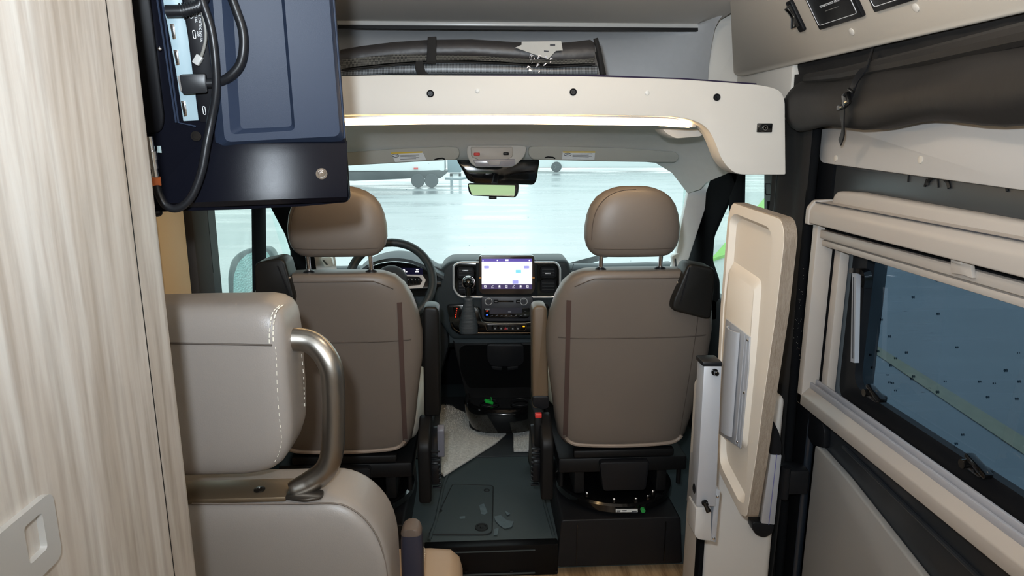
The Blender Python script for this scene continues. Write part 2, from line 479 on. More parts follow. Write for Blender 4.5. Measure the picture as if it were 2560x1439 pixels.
# access hatch with its lock and screws
hp = lambda px, py, h=0.117: at(px, py, Z=h)
hatch = rp([hp(1131, 1211), hp(1233, 1214), hp(1230, 1336), hp(1072, 1336), hp(1090, 1250), hp(1131, 1250)], [0.012, 0.015, 0.03, 0.01, 0.01, 0.004])
hatch2 = rp([hp(1131, 1211), hp(1233, 1214), hp(1230, 1336), hp(1072, 1336)], [0.012, 0.015, 0.03, 0.01])
hcov = part('access_hatch', MB().prism(hatch2, (0, 0, 0.002)), rub, cf)
part('hatch_groove', MB().tube([p + V((0, 0, 0.0015)) for p in hatch2], 0.0022, 6, closed=True), rub_d, hcov)
c = hp(1204, 1318, 0.119); part('hatch_lock', MB().lathe(c, (0, 0, 1), [(0, 0.024), (0.004, 0.023), (0.004, 0.017), (0.001, 0.016), (0.001, 0.006), (0.005, 0.005)]), rub_d, hcov)
for q in ((1217, 1225), (1098, 1276)):
    part('hatch_screw', MB().lathe(hp(*q, 0.119), (0, 0, 1), [(0, 0.012), (0.002, 0.011), (0.002, 0.008), (0.0, 0.007)]), rub_d, hcov)
# white scuffs on the rubber
sc_m = mat('chalky_scuff', S(92, 108, 114), 0.9, var=0.3, vscale=60)
for pts in ([(1236, 1290), (1252, 1287), (1268, 1300), (1284, 1302), (1280, 1316), (1262, 1321), (1248, 1312), (1238, 1300)], [(1198, 1262), (1210, 1258), (1219, 1280), (1212, 1286), (1203, 1284)], [(1148, 1291), (1163, 1289), (1162, 1296), (1150, 1296)],
            [(1236, 1322), (1247, 1318), (1244, 1336), (1234, 1338)], [(1262, 1276), (1276, 1283), (1268, 1288)]):
    part('scuff', MB().prism([hp(x, y, 0.1196) for x, y in pts], (0, 0, 0.0004)), sc_m, cf)

# black step box in front of the cab floor
st = thing('cab_step', 'black painted steel step box between wood floor and rubber cab floor', 'step', (0.05, 2.06, 0))
a, b = at(1062, 1357, Z=0.116), at(1404, 1357, Z=0.116)
part('step_box', MB().b2((a.x, 2.045, 0.002), (b.x - 0.012, 2.083, 0.117), bev=0.003), mat('step_black', S(12, 12, 13), 0.4, spec=0.2), st)
part('step_trim', MB().b2((a.x + 0.02, 2.040, 0.012), (b.x - 0.09, 2.046, 0.015)).b2((a.x + 0.02, 2.040, 0.098), (b.x - 0.09, 2.046, 0.100)), mat('step_edge', S(70, 78, 80), 0.4), st)
for q in (1165, 1278, 1392):
    p = at(q, 1428, Y=2.042); part('screw', MB().cyl(p, p + V((0, -0.003, 0)), 0.004), blk_s, st)

# ceilings
struct('ceiling', MB().prism([(X0, -1.0, 1.90), (X0, 1.2, 1.90), (X0, 1.6, 1.874), (X0, 2.37, 1.818), (X0, 2.37, 1.84), (X0, 1.2, 1.93), (X0, -1.0, 1.93)], (0.80 - X0, 0, 0)), ceil_m, ang=10)
struct('trim_2', MB().b2((-0.75, 2.362, 1.806), (0.78, 2.376, 1.822), bev=0.003), mat('ceiling_edge_bead', S(190, 190, 188), 0.3))
struct('trim_3', MB().b2((-0.75, 2.366, 1.796), (0.78, 2.380, 1.806)), blk)

# felt-lined recess above the cab
plan = [(-0.72, 1.96), (-0.72, 2.3), (-0.71, 2.48), (-0.66, 2.58), (-0.56, 2.63), (-0.2, 2.65), (0.2, 2.65), (0.50, 2.63), (0.62, 2.59), (0.70, 2.52), (0.745, 2.42), (0.762, 2.37), (0.772, 2.31)]
prof = [(0.27, 1.818), (0.20, 1.812), (0.10, 1.79), (0.04, 1.74), (0.0, 1.68), (0.0, 1.62), (0.02, 1.57), (0.08, 1.553), (0.5, 1.552)]
rows = []
for ins, z in prof:
    rr_ = []
    for x, y in plan:
        w_ = max(0, min(1, (y - 2.1) / 0.5))
        yy = y - ins * w_ if ins < 0.4 else 1.90 + (y - 1.90) * 0.05
        if ins < 0.4 and y > 2.39: yy = max(yy, 2.385)
        rr_.append(V((x * (1 - 0.02 * ins), yy, z)))
    rows.append(rr_)
struct('wall_front', MB().sheet(rows, (0, 0.004, -0.002)), liner2, ang=60)

# headliner over the seats, falling to the windscreen and curving down to the doors
rows = []
for y, zc, xl, xr in [(1.945, 1.492, -0.86, 0.96), (2.02, 1.515, -0.87, 0.97), (2.2, 1.524, -0.88, 0.98), (2.38, 1.512, -0.89, 0.98), (2.52, 1.485, -0.89, 0.98), (2.64, 1.452, -0.88, 0.97), (2.76, 1.415, -0.86, 0.94), (2.80, 1.385, -0.85, 0.93), (2.90, 1.36, -0.83, 0.91)]:
    r_ = []
    for k in range(25):
        t = -1 + 2 * k / 24; s_ = abs(t); x = (xl + xr) / 2 + (xr - xl) / 2 * (1 - (1 - s_) ** 1.0) * (1 if t > 0 else -1)
        drop = 0.13 * max(0, (s_ - 0.78) / 0.22) ** 2.2 + 0.012 * s_ * s_
        r_.append(V((x, y, zc - drop)))
    rows.append(r_)
struct('trim_4', MB().sheet(rows, (0, 0, 0.02)), liner, ang=60)

# outer body: side walls, rear, roof, firewall
wre = struct('wall_rear', MB().b2((X0 - 0.05, -1.05, -0.04), (X1 + 0.05, -1.0, 1.05)).b2((X0 - 0.05, -1.05, 1.56), (X1 + 0.05, -1.0, 1.95)).b2((X0 - 0.05, -1.05, 0.9), (-0.65, -1.0, 1.7)).b2((0.75, -1.05, 0.9), (X1 + 0.05, -1.0, 1.7)), cream)
wl = struct('wall_left', MB().b2((X0 - 0.05, -1.0, -0.04), (X0, 2.02, 1.9)), cream)
part('upper_side', MB().b2((X0 - 0.05, 2.02, 1.345), (X0, 3.0, 1.9)), bodyp, wl)
struct('trim_5', MB().b2((X0 - 0.05, -1.0, 1.935), (X1 + 0.05, 2.85, 1.96)), bodyp)
struct('trim_6', MB().prism([(X0 - 0.05, 2.80, 1.95), (X0 - 0.05, 2.95, 1.42), (X0 - 0.05, 2.90, 1.41), (X0 - 0.05, 2.74, 1.93)], (2.1, 0, 0)), bodyp)
struct('trim_7', MB().b2((X0, 3.68, -0.5), (X1, 3.76, 0.72)), bodyp2)
wr = struct('wall_right', MB().b2((X1, -1.0, -0.04), (X1 + 0.05, 0.45, 1.9)), cream)
part('upper_side', MB().b2((X1, 0.45, 1.345), (X1 + 0.05, 3.0, 1.9)), bodyp, wr)
part('lower_side', MB().b2((X1, 0.45, -0.04), (X1 + 0.05, 2.1, 0.70)), bodyp, wr)
part('post_side', MB().b2((X1 - 0.02, 1.74, 0.6), (X1 + 0.05, 2.22, 1.40)), bodyp, wr)

# B pillar on the kerb side: dark, with seals and a hinge
bp_ = struct('trim_8', MB().b2((0.90, 1.86, -0.03), (1.03, 2.06, 1.56), bev=0.012, seg=3), blk_f)
part('seal', MB().tube([(0.915, 1.80, 0.0), (0.905, 1.80, 0.6), (0.90, 1.80, 1.1), (0.90, 1.80, 1.56)], 0.013, 12), bodyp2, bp_)
part('jamb', MB().b2((0.93, 1.755, 0.0), (1.03, 1.87, 1.56), bev=0.01), bodyp2, bp_)
part('seal', MB().tube([(0.895, 1.985, 0.9), (0.893, 1.985, 1.40)], 0.008, 10), blk_s, bp_)
p = at(1984, 1190, X=0.90)
part('hinge', MB().b2((0.86, p.y - 0.035, p.z - 0.04), (0.93, p.y + 0.03, p.z + 0.035), bev=0.008).cyl((0.862, p.y - 0.03, p.z - 0.05), (0.862, p.y - 0.03, p.z + 0.045), 0.012), blk_s, bp_)
q = at(1975, 709, X=0.885); part('bolt', MB().ell(q, (0.004, 0.004, 0.004)), chrome, bp_)
# rain specks on the seal
m = MB()
for k in range(60):
    q = at(1996 + random.uniform(-16, 10), random.uniform(660, 900), X=0.886); m.ell(q + V((0.004, 0, 0)), (0.0012, 0.0012, 0.0015), 6)
part('rain_droplets', m, chrome, bp_)['kind'] = 'stuff'

# B pillar on the driver side
lp = struct('trim_9', MB().b2((-0.98, 1.98, -0.03), (-0.80, 2.10, 1.50), bev=0.012), mat('brown_black_trim', S(32, 26, 21), 0.7))
part('belt_guide', MB().b2((-0.97, 2.09, 0.3), (-0.875, 2.36, 1.45), bev=0.012), pill_g, lp)
a = at(522, 560, X=-0.872); part('belt_slot', MB().b2((-0.876, a.y - 0.02, a.z - 0.16), (-0.870, a.y - 0.005, a.z + 0.1)), bodyp2, lp)
part('wall_panel', MB().b2((-0.97, 1.80, 0.0), (-0.815, 1.97, 1.55), bev=0.015), mat('strip_lit_cream', S(214, 190, 150), 0.6), lp)  # cream panel with the light strip's orange glow mixed into its colour

# front doors: frame bars round side and quarter glass, each glass a pane
def bar(X, a, b, w, th):
    """upright bar of the door frame between two pixels rays on plane X"""
    pass


dl = struct('door_1', MB().b2((-0.99, 2.30, 0.0), (-0.90, 3.6, 0.80), bev=0.02), dash_d)
part('window_post', MB().prism([at(636, 480, X=XL), at(665, 480, X=XL), at(668, 800, X=XL), at(640, 800, X=XL)], (-0.014, 0, 0), bev=0.004), bodyp2, dl)
part('window_frame', MB().b2((-0.96, 2.3, 1.33), (-0.90, 3.1, 1.42)), bodyp2, dl)
part('glass', MB().b2((-0.917, 2.30, 0.78), (-0.913, 3.7, 1.36)), glass('wet_side_glass', (0.80, 0.88, 0.86, 1), 0.05, haze=0.10, hazecol=(0.8, 0.9, 0.88, 1), drops=0.16, dscale=90, dropcol=(0.95, 1, 1, 1)), dl)
dr = struct('door_2', MB().b2((1.0, 2.10, 0.0), (1.06, 3.6, 0.80), bev=0.02), dash_d)
part('window_post', MB().prism([at(1824, 420, X=XR), at(1856, 420, X=XR), at(1850, 760, X=XR), at(1815, 760, X=XR)], (0.014, 0, 0), bev=0.004), bodyp2, dr)
part('window_frame', MB().prism(rp([at(1778, 440, X=XR), at(1805, 428, X=XR), at(1850, 428, X=XR), at(1828, 486, X=XR), at(1806, 530, X=XR), at(1779, 592, X=XR), at(1775, 650, X=XR), at(1792, 700, X=XR), at(1792, 800, X=XR), at(1708, 800, X=XR), at(1712, 640, X=XR), at(1738, 560, X=XR)], 0.02), (0.014, 0, 0), bev=0.004), bodyp2, dr)
part('glass', MB().b2((1.014, 2.25, 0.78), (1.018, 3.3, 1.36)), glass('wet_side_glass_kerb', (0.80, 0.88, 0.86, 1), 0.05, haze=0.06, hazecol=(0.8, 0.9, 0.88, 1), drops=0.16, dscale=90, dropcol=(0.95, 1, 1, 1)), dr)
# kerb-side belt guide column with its slot
bg_ = struct('trim_10', MB().prism([at(1909, 425, X=0.985), at(1946, 425, X=0.985), at(1946, 760, X=0.985), at(1909, 760, X=0.985)], (0.06, 0, 0), bev=0.006), pill_g)
m = MB(); cc = [at(x, y, X=0.984) for x, y in ((1912, 459), (1927, 459), (1930, 486), (1914, 486))]
part('mark', m.tube(rp(cc, 0.006), 0.0012, 6, closed=True), bodyp2, bg_)
part('belt_slot', MB().prism([at(x, y, X=0.984) for x, y in ((1918, 503), (1924, 503), (1924, 545), (1918, 545))], (0.004, 0, 0)), bodyp2, bg_)

# A pillars
struct('trim_11', MB().prism(rp([at(x, y, Y=2.93) for x, y in ((1724, 400), (1812, 372), (1800, 425), (1770, 500), (1742, 585), (1718, 660), (1704, 740), (1655, 740), (1690, 640), (1703, 560), (1716, 500), (1727, 440))], 0.02), (0.03, 0.12, 0), bev=0.012), liner)
a11 = struct('trim_12', MB().prism(rp([at(x, y, Y=2.99) for x, y in ((744, 400), (700, 400), (726, 500), (768, 600), (790, 700), (850, 740), (838, 640), (800, 520), (770, 430))], 0.02), (-0.03, 0.12, 0), bev=0.012), liner)
struct('trim_13', MB().prism([at(x, y, Y=2.96) for x, y in ((640, 400), (742, 400), (755, 500), (780, 600), (796, 700), (732, 700), (729, 630), (716, 590), (679, 520))], (-0.02, 0.05, 0), bev=0.01), bodyp2)

# windscreen
rows = []
for j in range(9):
    t = j / 8; y0 = 2.94 + 0.78 * t; z0 = 1.405 - 0.68 * t; hw = 0.92 + 0.10 * t
    rows.append([V((0.05 + hw * s, y0 - 0.16 * s * s, z0)) for s in [k / 6 for k in range(-6, 7)]])
ws = struct('window_1', MB().sheet(rows, (0, 0.004, 0)), glass('wet_windscreen', (0.92, 0.98, 0.975, 1), 0.02, haze=0.045, hazecol=(0.9, 1.0, 1.0, 1), drops=0.08, dscale=18, dropcol=(0.55, 0.66, 0.68, 1), streak=(0.6, 0.3, 0.12), flat=(1, 0, 1)), ang=60)
# black shaded strip and camera shroud at the top middle
part('shade_band', MB().prism(rp([at(x, y, Y=2.90) for x, y in ((1140, 398), (1350, 398), (1341, 452), (1334, 462), (1185, 458), (1168, 450), (1160, 432))], 0.012), (0, 0.05, 0), bev=0.004), blk_g, ws)
part('shroud_shelf', MB().tube([at(1172, 436, Y=2.885), at(1200, 440, Y=2.88), at(1215, 437, Y=2.88)], 0.003, 6).tube([at(1278, 437, Y=2.88), at(1300, 434, Y=2.88), at(1336, 428, Y=2.885)], 0.003, 6), blk_s, ws)

# ================================================================== OUTSIDE
def ground_mat(name, dark, light, wet):
    m = bpy.data.materials.new(name); m.use_nodes = True
    n = m.node_tree.nodes; L = m.node_tree.links; p = n['Principled BSDF']
    t = n.new('ShaderNodeTexCoord')
    mp = n.new('ShaderNodeMapping'); mp.inputs['Scale'].default_value = (0.25, 1.0, 1); L.new(t.outputs['Object'], mp.inputs[0])
    a = n.new('ShaderNodeTexNoise'); a.inputs['Scale'].default_value = 0.9; a.inputs['Detail'].default_value = 6; L.new(mp.outputs[0], a.inputs['Vector'])
    r = n.new('ShaderNodeValToRGB'); r.color_ramp.elements[0].position = 0.35; r.color_ramp.elements[0].color = dark; r.color_ramp.elements[1].position = 0.65; r.color_ramp.elements[1].color = light
    L.new(a.outputs['Fac'], r.inputs[0]); L.new(r.outputs[0], p.inputs['Base Color'])
    rr = n.new('ShaderNodeMapRange'); rr.inputs['From Min'].default_value = 0.35; rr.inputs['From Max'].default_value = 0.6; rr.inputs['To Min'].default_value = wet; rr.inputs['To Max'].default_value = wet + 0.3
    L.new(a.outputs['Fac'], rr.inputs[0]); L.new(rr.outputs[0], p.inputs['Roughness'])
    b = n.new('ShaderNodeTexNoise'); b.inputs['Scale'].default_value = 60; L.new(t.outputs['Object'], b.inputs['Vector'])
    bp = n.new('ShaderNodeBump'); bp.inputs['Strength'].default_value = 0.3; bp.inputs['Distance'].default_value = 0.004; L.new(b.outputs['Fac'], bp.inputs['Height']); L.new(bp.outputs[0], p.inputs['Normal'])
    return m


one('car_park', MB().b2((-90, -60, GZ - 0.1), (120, 160, GZ)), ground_mat('wet_asphalt', S(122, 130, 132), S(156, 162, 162), 0.10), 'wet grey asphalt lot outside the windscreen and side windows', 'ground')['kind'] = 'structure'
gr_m = mat('wet_grass', (0.22, 0.50, 0.08, 1), 0.9, var=0.3, vscale=3)
g0 = at(1776, 655, Z=GZ); g1 = at(1916, 492, Z=GZ)
vg = one('grass_verge', MB().prism([g0, g1, V((40, 70, GZ)), V((60, 22, GZ)), at(2060, 560, Z=GZ)], (0, 0, 0.05)), gr_m, 'bright green grass verge seen through the front passenger window', 'grass'); vg['kind'] = 'stuff'
fd = one('grass_field', MB().b2((-60, -90, GZ), (60, -16, GZ + 0.05)), mat('pale_field', (0.24, 0.30, 0.13, 1), 0.95, var=0.25, vscale=0.4), 'green field behind the van, seen only in the rear-view mirror', 'grass'); fd['kind'] = 'stuff'
m = MB()
for k in range(40): m.ell((-50 + k * 2.6, -60 + random.uniform(-3, 3), GZ + 2.2), (2.2, 2, random.uniform(1.6, 2.15)), 10)
hg = one('hedge', m, mat('dark_hedge', (0.05, 0.11, 0.04, 1), 0.9), 'dark hedge far behind the van, seen only in the rear-view mirror', 'hedge'); hg['kind'] = 'stuff'
yl = [at(x, y, Z=GZ + 0.004) for x, y in ((2150, 838), (2150, 858), (2560, 1135), (2560, 1092))]
one('parking_line', MB().prism(yl, (0, 0, 0.003)), mat('worn_yellow_paint', S(182, 174, 142), 0.7, var=0.25, vscale=12), 'worn pale yellow line painted on asphalt below the side window', 'road marking')

# trailer seen through the windscreen
tw = at(1060, 468, Z=GZ); TY = tw.y; k_ = TY / CAM_F
tr = thing('trailer', 'white enclosed trailer with dark lower band parked across the wet lot', 'trailer', (tw.x, TY, GZ))
tp = lambda px, py: at(px, py, Y=TY)
a, b = tp(760, 428), tp(1108, 300)
part('body', MB().b2((a.x, TY, a.z), (b.x, TY + 2.3, b.z), bev=0.05), mat('white_trailer', S(235, 240, 240), 0.4), tr)
a, b = tp(884, 455), tp(1112, 428)
part('skirt', MB().prism([tp(770, 450), tp(886, 452), tp(1030, 446), tp(1100, 446), tp(1118, 432), tp(1098, 424), tp(1060, 426), tp(884, 430), tp(770, 428)], (0, 2.2, 0), bev=0.02), mat('grey_skirt', S(24, 34, 38), 0.5), tr)
tyre = mat('tyre_rubber', S(44, 50, 54), 0.7); rim = mat('alloy_rim', S(150, 158, 160), 0.4, 0.6)


def wheel(name, c, r, w, parent):
    c = V(c)
    t = part(name, MB().lathe(c, (0, 1, 0), [(0, r * 0.62), (0, r * 0.93), (w * 0.15, r), (w * 0.85, r), (w, r * 0.93), (w, r * 0.6)]), tyre, parent)
    mm = MB().lathe(c, (0, 1, 0), [(0.05, 0.02), (0.03, r * 0.18), (0.06, r * 0.2), (0.06, r * 0.5), (0.01, r * 0.63), (w * 0.6, r * 0.6)])
    for k in range(5):
        t_ = 2 * math.pi * k / 5
        mm.tube([c + V((math.cos(t_) * r * 0.12, 0.02, math.sin(t_) * r * 0.12)), c + V((math.cos(t_) * r * 0.6, 0.02, math.sin(t_) * r * 0.6))], r * 0.07, 6)
    part('rim', mm, rim, t)


for px in (1045, 1079):
    q = tp(px, 451); rd = (tp(px, 451).z - GZ)
    wheel('wheel', (q.x, TY - 0.15, q.z), rd, 0.25, tr)
part('marker_light', MB().box(tp(1040, 421) + V((0, -0.05, 0)), (0.18, 0.06, 0.07)), red_m, tr)
part('tongue', MB().tube([tp(1112, 446), tp(1150, 447), tp(1172, 444)], 0.05, 6).tube([tp(1130, 446), tp(1130, 466)], 0.05, 6), mat('grey_tongue', S(120, 134, 140), 0.5), tr)
t2 = at(1391, 430, Z=GZ)
tk = thing('truck', 'pale truck far off behind the mirror with one wheel visible', 'truck', (t2.x, t2.y, GZ))
q = at(1391, 417, Y=t2.y)
wheel('wheel', (q.x, t2.y - 0.1, q.z), q.z - GZ, 0.3, tk)
part('body', MB().b2((q.x - 1.6, t2.y, q.z - 0.05), (q.x + 9, t2.y + 2, q.z + 3.0), bev=0.1), mat('pale_truck_paint', S(225, 232, 232), 0.4), tk)
m = thing('equipment_crate', 'grey stacked equipment beside the white trailer tongue', 'equipment', tuple(tp(1148, 466)))
a, b = tp(1118, 432), tp(1152, 396); part('cab', MB().b2((a.x, TY + 0.4, a.z), (b.x, TY + 2, b.z), bev=0.04), mat('grey_crate', S(120, 140, 148), 0.6), m)
a, b = tp(1124, 466), tp(1146, 436); part('stand', MB().b2((a.x, TY + 0.5, a.z), (a.x + 0.12, TY + 1, b.z)).b2((b.x, TY + 0.5, a.z), (b.x + 0.12, TY + 1, b.z)).b2((a.x, TY + 0.5, b.z - 0.1), (b.x + 0.1, TY + 1, b.z)), mat('white_stand', S(210, 216, 216), 0.5), m)

# door mirror outside the driver's window
mr = thing('door_mirror', 'large rain-covered door mirror outside the driver side window', 'mirror', tuple(at(606, 756, X=-1.22)))
pl = Plane(at(610, 690, X=-1.20), (0.12, -1, 0.02))
body = rp([pl.p(x, y) for x, y in ((571, 756), (568, 690), (576, 650), (600, 628), (640, 619), (672, 620), (686, 640), (690, 700), (688, 800), (575, 800))], 0.03, 5)
part('housing', MB().prism(body, V((0, 0.09, 0)), bev=0.02, seg=3), mat('mirror_shell', S(52, 66, 70), 0.5, bump=('voronoi', 200, 0.6)), mr)
gl_ = rp([pl.p(x, y, 0.004) for x, y in ((583, 790), (584, 690), (596, 655), (618, 634), (650, 627), (670, 629), (678, 650), (678, 790))], 0.02, 5)
part('mirror_glass', MB().prism(gl_, V((0, 0.003, 0))), mat('wet_mirror_glass', S(160, 205, 205), 0.35, 0.6, bump=('voronoi', 130, 0.8)), mr)
part('arm', MB().tube([pl.p(680, 760) + V((0, 0.05, 0)), pl.p(680, 760) + V((0.05, 0.08, 0))], 0.03), bodyp2, mr)

# ================================================================== OVERHEAD SHELF
Y = lambda x, y, d=1.85: at(x, y, Y=d)
sh = thing('overhead_shelf', 'cream moulded shelf arch spanning the van above the two front seats', 'shelf', (0.03, 1.85, 1.36))
R_ = [(1440, 190), (1700, 198), (1900, 212), (1962, 226), (1964, 436), (1838, 436), (1806, 404), (1786, 350), (1768, 318), (1735, 300), (1680, 291), (1440, 286)]
rad = [0, 0.02, 0.02, 0.035, 0.004, 0.03, 0.04, 0.03, 0.02, 0.03, 0.01, 0]
Rw = [Y(*p) for p in R_]
cx = 0.02
zt, zb = Rw[0].z, Rw[-1].z
half = rp(Rw, rad, 4)
left = [V((2 * cx - p.x + 0.0, p.y, p.z)) for p in reversed(half)]
arch = half + left
part('arch_panel', MB().prism(arch, (0, 0.075, 0), bev=0.008, seg=3), cream, sh)
part('shelf_floor', MB().b2((-0.80, 1.90, 1.545), (0.86, 2.62, 1.556)), blk_f, sh)
part('edge_bead', MB().tube([Y(860, 196, 1.862), Y(1200, 190, 1.862), Y(1500, 191, 1.862), Y(1700, 198, 1.862), Y(1890, 211, 1.862)], 0.0035, 6), mat('purple_black_bead', S(40, 32, 60), 0.4), sh)
for q in ((718, 240), (1076, 234), (1433, 230), (1792, 243)):
    p = Y(*q, 1.849)
    c_ = part('snap_button', MB().lathe(p, (0, -1, 0), [(0, 0.0095), (0.003, 0.0092), (0.004, 0.008), (0.0025, 0.006), (0.0025, 0.003), (0.005, 0.0025), (0.005, 0.001)]), blk_s, sh)
for q in ((1194, 227), (1618, 232)):
    part('screw_cap', MB().lathe(Y(*q, 1.849), (0, -1, 0), [(0, 0.006), (0.002, 0.006), (0.0035, 0.004), (0.004, 0.001)]), white_cap, sh)
a, b = Y(1893, 308, 1.849), Y(1929, 331, 1.849)
so = part('socket_plate', MB().b2((a.x, 1.845, b.z), (b.x, 1.852, a.z), bev=0.002), blk_g, sh)
c = (a + b) / 2 + V((0, -0.004, 0))
part('socket_pin', MB().lathe(c, (0, -1, 0), [(0, 0.007), (0.003, 0.007), (0.003, 0.005), (0.0, 0.0045), (0.0, 0.002), (0.004, 0.0015)]), steel, so)

ls = thing('light_strip', 'glowing warm white light strip under the cream overhead shelf', 'light', (0.1, 1.93, 1.48))
seg = [(700, 306), (860, 303), (1080, 300), (1290, 300), (1500, 302), (1640, 304), (1722, 309)]
part('diffuser', MB().tube([at(x, y + 2, Y=1.915) for x, y in seg], 0, flat=(0.016, 0.017, V((0, 0, 1)))), led, ls)
part('housing', MB().tube([at(x, y - 10, Y=1.915) for x, y in seg], 0, flat=(0.03, 0.004, V((0, 0, 1)))), alu, ls)
e_ = at(1731, 311, Y=1.92); part('end_cap', MB().box(e_, (0.012, 0.03, 0.016), bev=0.003), cream2, ls)
# moulded bump at the kerb end of the headliner
struct('trim_14', MB().prism(rp([at(x, y + 1, Y=2.12) for x, y in ((1655, 320), (1770, 322), (1752, 340), (1690, 345), (1668, 334))], 0.008), (0, 0.10, 0), bev=0.006), liner)

# rolled window covers on the shelf
def roll(name, label, top, bot, y0, depth, m, group, ex=2.6):
    t = thing(name, label, 'window cover', (at(1200, 190, Y=y0).x, y0, 1.557), group)
    rings = []
    for (x, yt), (x2, yb) in zip(top, bot):
        a, b = at(x, yt, Y=y0), at(x2, yb, Y=y0); c_ = (a + b) / 2; h = (a.z - b.z) / 2
        rings.append(sup((a.x, y0 + depth / 2, c_.z), depth / 2, max(h, 0.003), ex, 32, (1, 2)))
    part('rolled_cover', MB().loft(rings), m, t)
    return t


mc1 = mesh_cloth('silver_black_weave', S(110, 108, 102), S(14, 14, 14), 380)
mc2 = mesh_cloth('grey_weave', S(120, 124, 128), S(40, 42, 44), 340)
dkv = mat('dark_cover_vinyl', S(54, 51, 51), 0.42, bump=('noise', 40, 0.5), var=0.1, vscale=12)
rA = roll('rolled_window_cover', 'larger dark rolled window cover, upper one on the overhead shelf', [(848, 119), (900, 110), (980, 100), (1070, 94), (1180, 93), (1290, 100), (1380, 104), (1440, 99), (1480, 94), (1488, 100)],
          [(848, 172), (900, 166), (980, 157), (1070, 151), (1180, 150), (1290, 157), (1380, 165), (1440, 166), (1482, 164), (1490, 160)], 2.02, 0.11, dkv, 'rolled covers on the shelf')
up_ = [(852, 150), (900, 144), (980, 136), (1060, 137), (1180, 139), (1290, 145), (1400, 150), (1484, 146)]
lo_ = [(852, 172), (900, 165), (980, 157), (1060, 151), (1180, 150), (1290, 156), (1400, 160), (1486, 158)]
part('woven_band', MB().sheet([[at(x, y, Y=2.015) for x, y in up_], [at(x, y, Y=2.008) for x, y in lo_]], (0, 0.012, 0)), mc1, rA)
part('strap', MB().prism([at(x, y, Y=2.004) for x, y in ((1069, 92), (1091, 91), (1090, 160), (1066, 160))], (0, 0.012, 0), bev=0.002).b2(tuple(at(1068, 160, Y=2.01)), tuple(at(1090, 150, Y=2.03))), blk_f, rA)
part('binding', MB().tube([at(x, y, Y=2.004) for x, y in ((850, 176), (900, 170), (1000, 160), (1100, 155), (1250, 158), (1380, 168), (1488, 160))], 0.0022, 8).tube([at(1489, 96, Y=2.01), at(1500, 140, Y=2.01), at(1506, 186, Y=2.01)], 0.007, 8), blk_f, rA)
part('paper_tag', MB().prism([at(x, y, Y=2.0) for x, y in ((1288, 119), (1304, 112), (1304, 104), (1403, 103), (1407, 126), (1390, 127), (1370, 148))], (0, 0.004, 0)), paper, rA)
part('print', MB().prism([at(x, y, Y=1.998) for x, y in ((1375, 110), (1388, 110), (1388, 115), (1375, 115))], (0, 0.001, 0)).prism([at(x, y, Y=1.998) for x, y in ((1360, 126), (1372, 127), (1371, 130), (1360, 129))], (0, 0.001, 0)), inkd, rA)
m = MB()
for k in range(26):
    p = at(random.uniform(1312, 1376), random.uniform(140, 186), Y=1.996); d_ = V((random.uniform(-1, 1), random.uniform(-.3, .3), random.uniform(-0.5, 1)))
    m.prism([p, p + V((0.006, 0, 0.002)) + d_ * 0.004, p + V((0.002, 0.001, 0.007))], (0, 0.0006, 0))
part('clear_tape', m, mat('crinkled_tape', (0.7, 0.7, 0.75, 1), 0.08, 0.7), rA)
rB = roll('rolled_window_cover', 'thinner grey woven rolled window cover, lower one on the overhead shelf', [(850, 178), (900, 172), (970, 164), (1040, 156), (1100, 152), (1250, 156), (1380, 166), (1450, 162), (1494, 162)],
          [(850, 192), (900, 190), (970, 188), (1040, 188), (1100, 188), (1250, 188), (1380, 189), (1450, 189), (1494, 189)], 2.015, 0.12, mc2, 'rolled covers on the shelf', 5)
part('strap', MB().prism([at(x, y, Y=2.02) for x, y in ((1041, 154), (1058, 154), (1064, 180), (1076, 189), (1044, 188), (1038, 170))], (0, -0.02, 0), bev=0.002), blk_f, rB)
part('binding', MB().tube([at(x, y, Y=2.02) for x, y in ((1495, 128), (1502, 160), (1508, 189))], 0.009, 8), blk_f, rB)
bd = [at(x, y, Z=1.558) for x, y in ((1510, 188), (1720, 187), (1722, 197), (1512, 192))]
a = at(1530, 190, Y=2.05); b = at(1716, 196, Y=2.05)
one('cream_board', MB().prism([V((a.x, 2.02, 1.558)), V((b.x, 2.0, 1.558)), V((b.x - 0.01, 2.30, 1.558)), V((a.x, 2.30, 1.558))], (0, 0, 0.022), bev=0.003), beige, 'flat cream board lying on the overhead shelf beside the rolled covers', 'board')

# ceiling puck lamp
pk = thing('ceiling_light', 'round tan recessed ceiling light at the top edge of the view', 'light', (0.009, 1.925, 1.848))
part('bezel', MB().lathe((0.009, 1.925, 1.848), (0, 0, -1), [(0, 0.062), (0.006, 0.060), (0.009, 0.05)]), mat('tan_bezel', S(150, 132, 112), 0.5), pk)
part('lens', MB().lathe((0.009, 1.925, 1.840), (0, 0, -1), [(0, 0.048), (0.001, 0.047)]), lampm, pk)
pk2 = thing('ceiling_light', 'ceiling light behind the camera over the living area', 'light', (0.05, 0.15, 1.90))
pk3 = thing('ceiling_light', 'ceiling light just above the view over the aisle', 'light', (0.25, 1.25, 1.90))
part('bezel', MB().lathe((0.25, 1.25, 1.90), (0, 0, -1), [(0, 0.075), (0.010, 0.073), (0.014, 0.06)]), cream, pk3)
part('bezel', MB().b2((-0.22, -0.12, 1.88), (0.32, 0.42, 1.90), bev=0.004), cream, pk2)

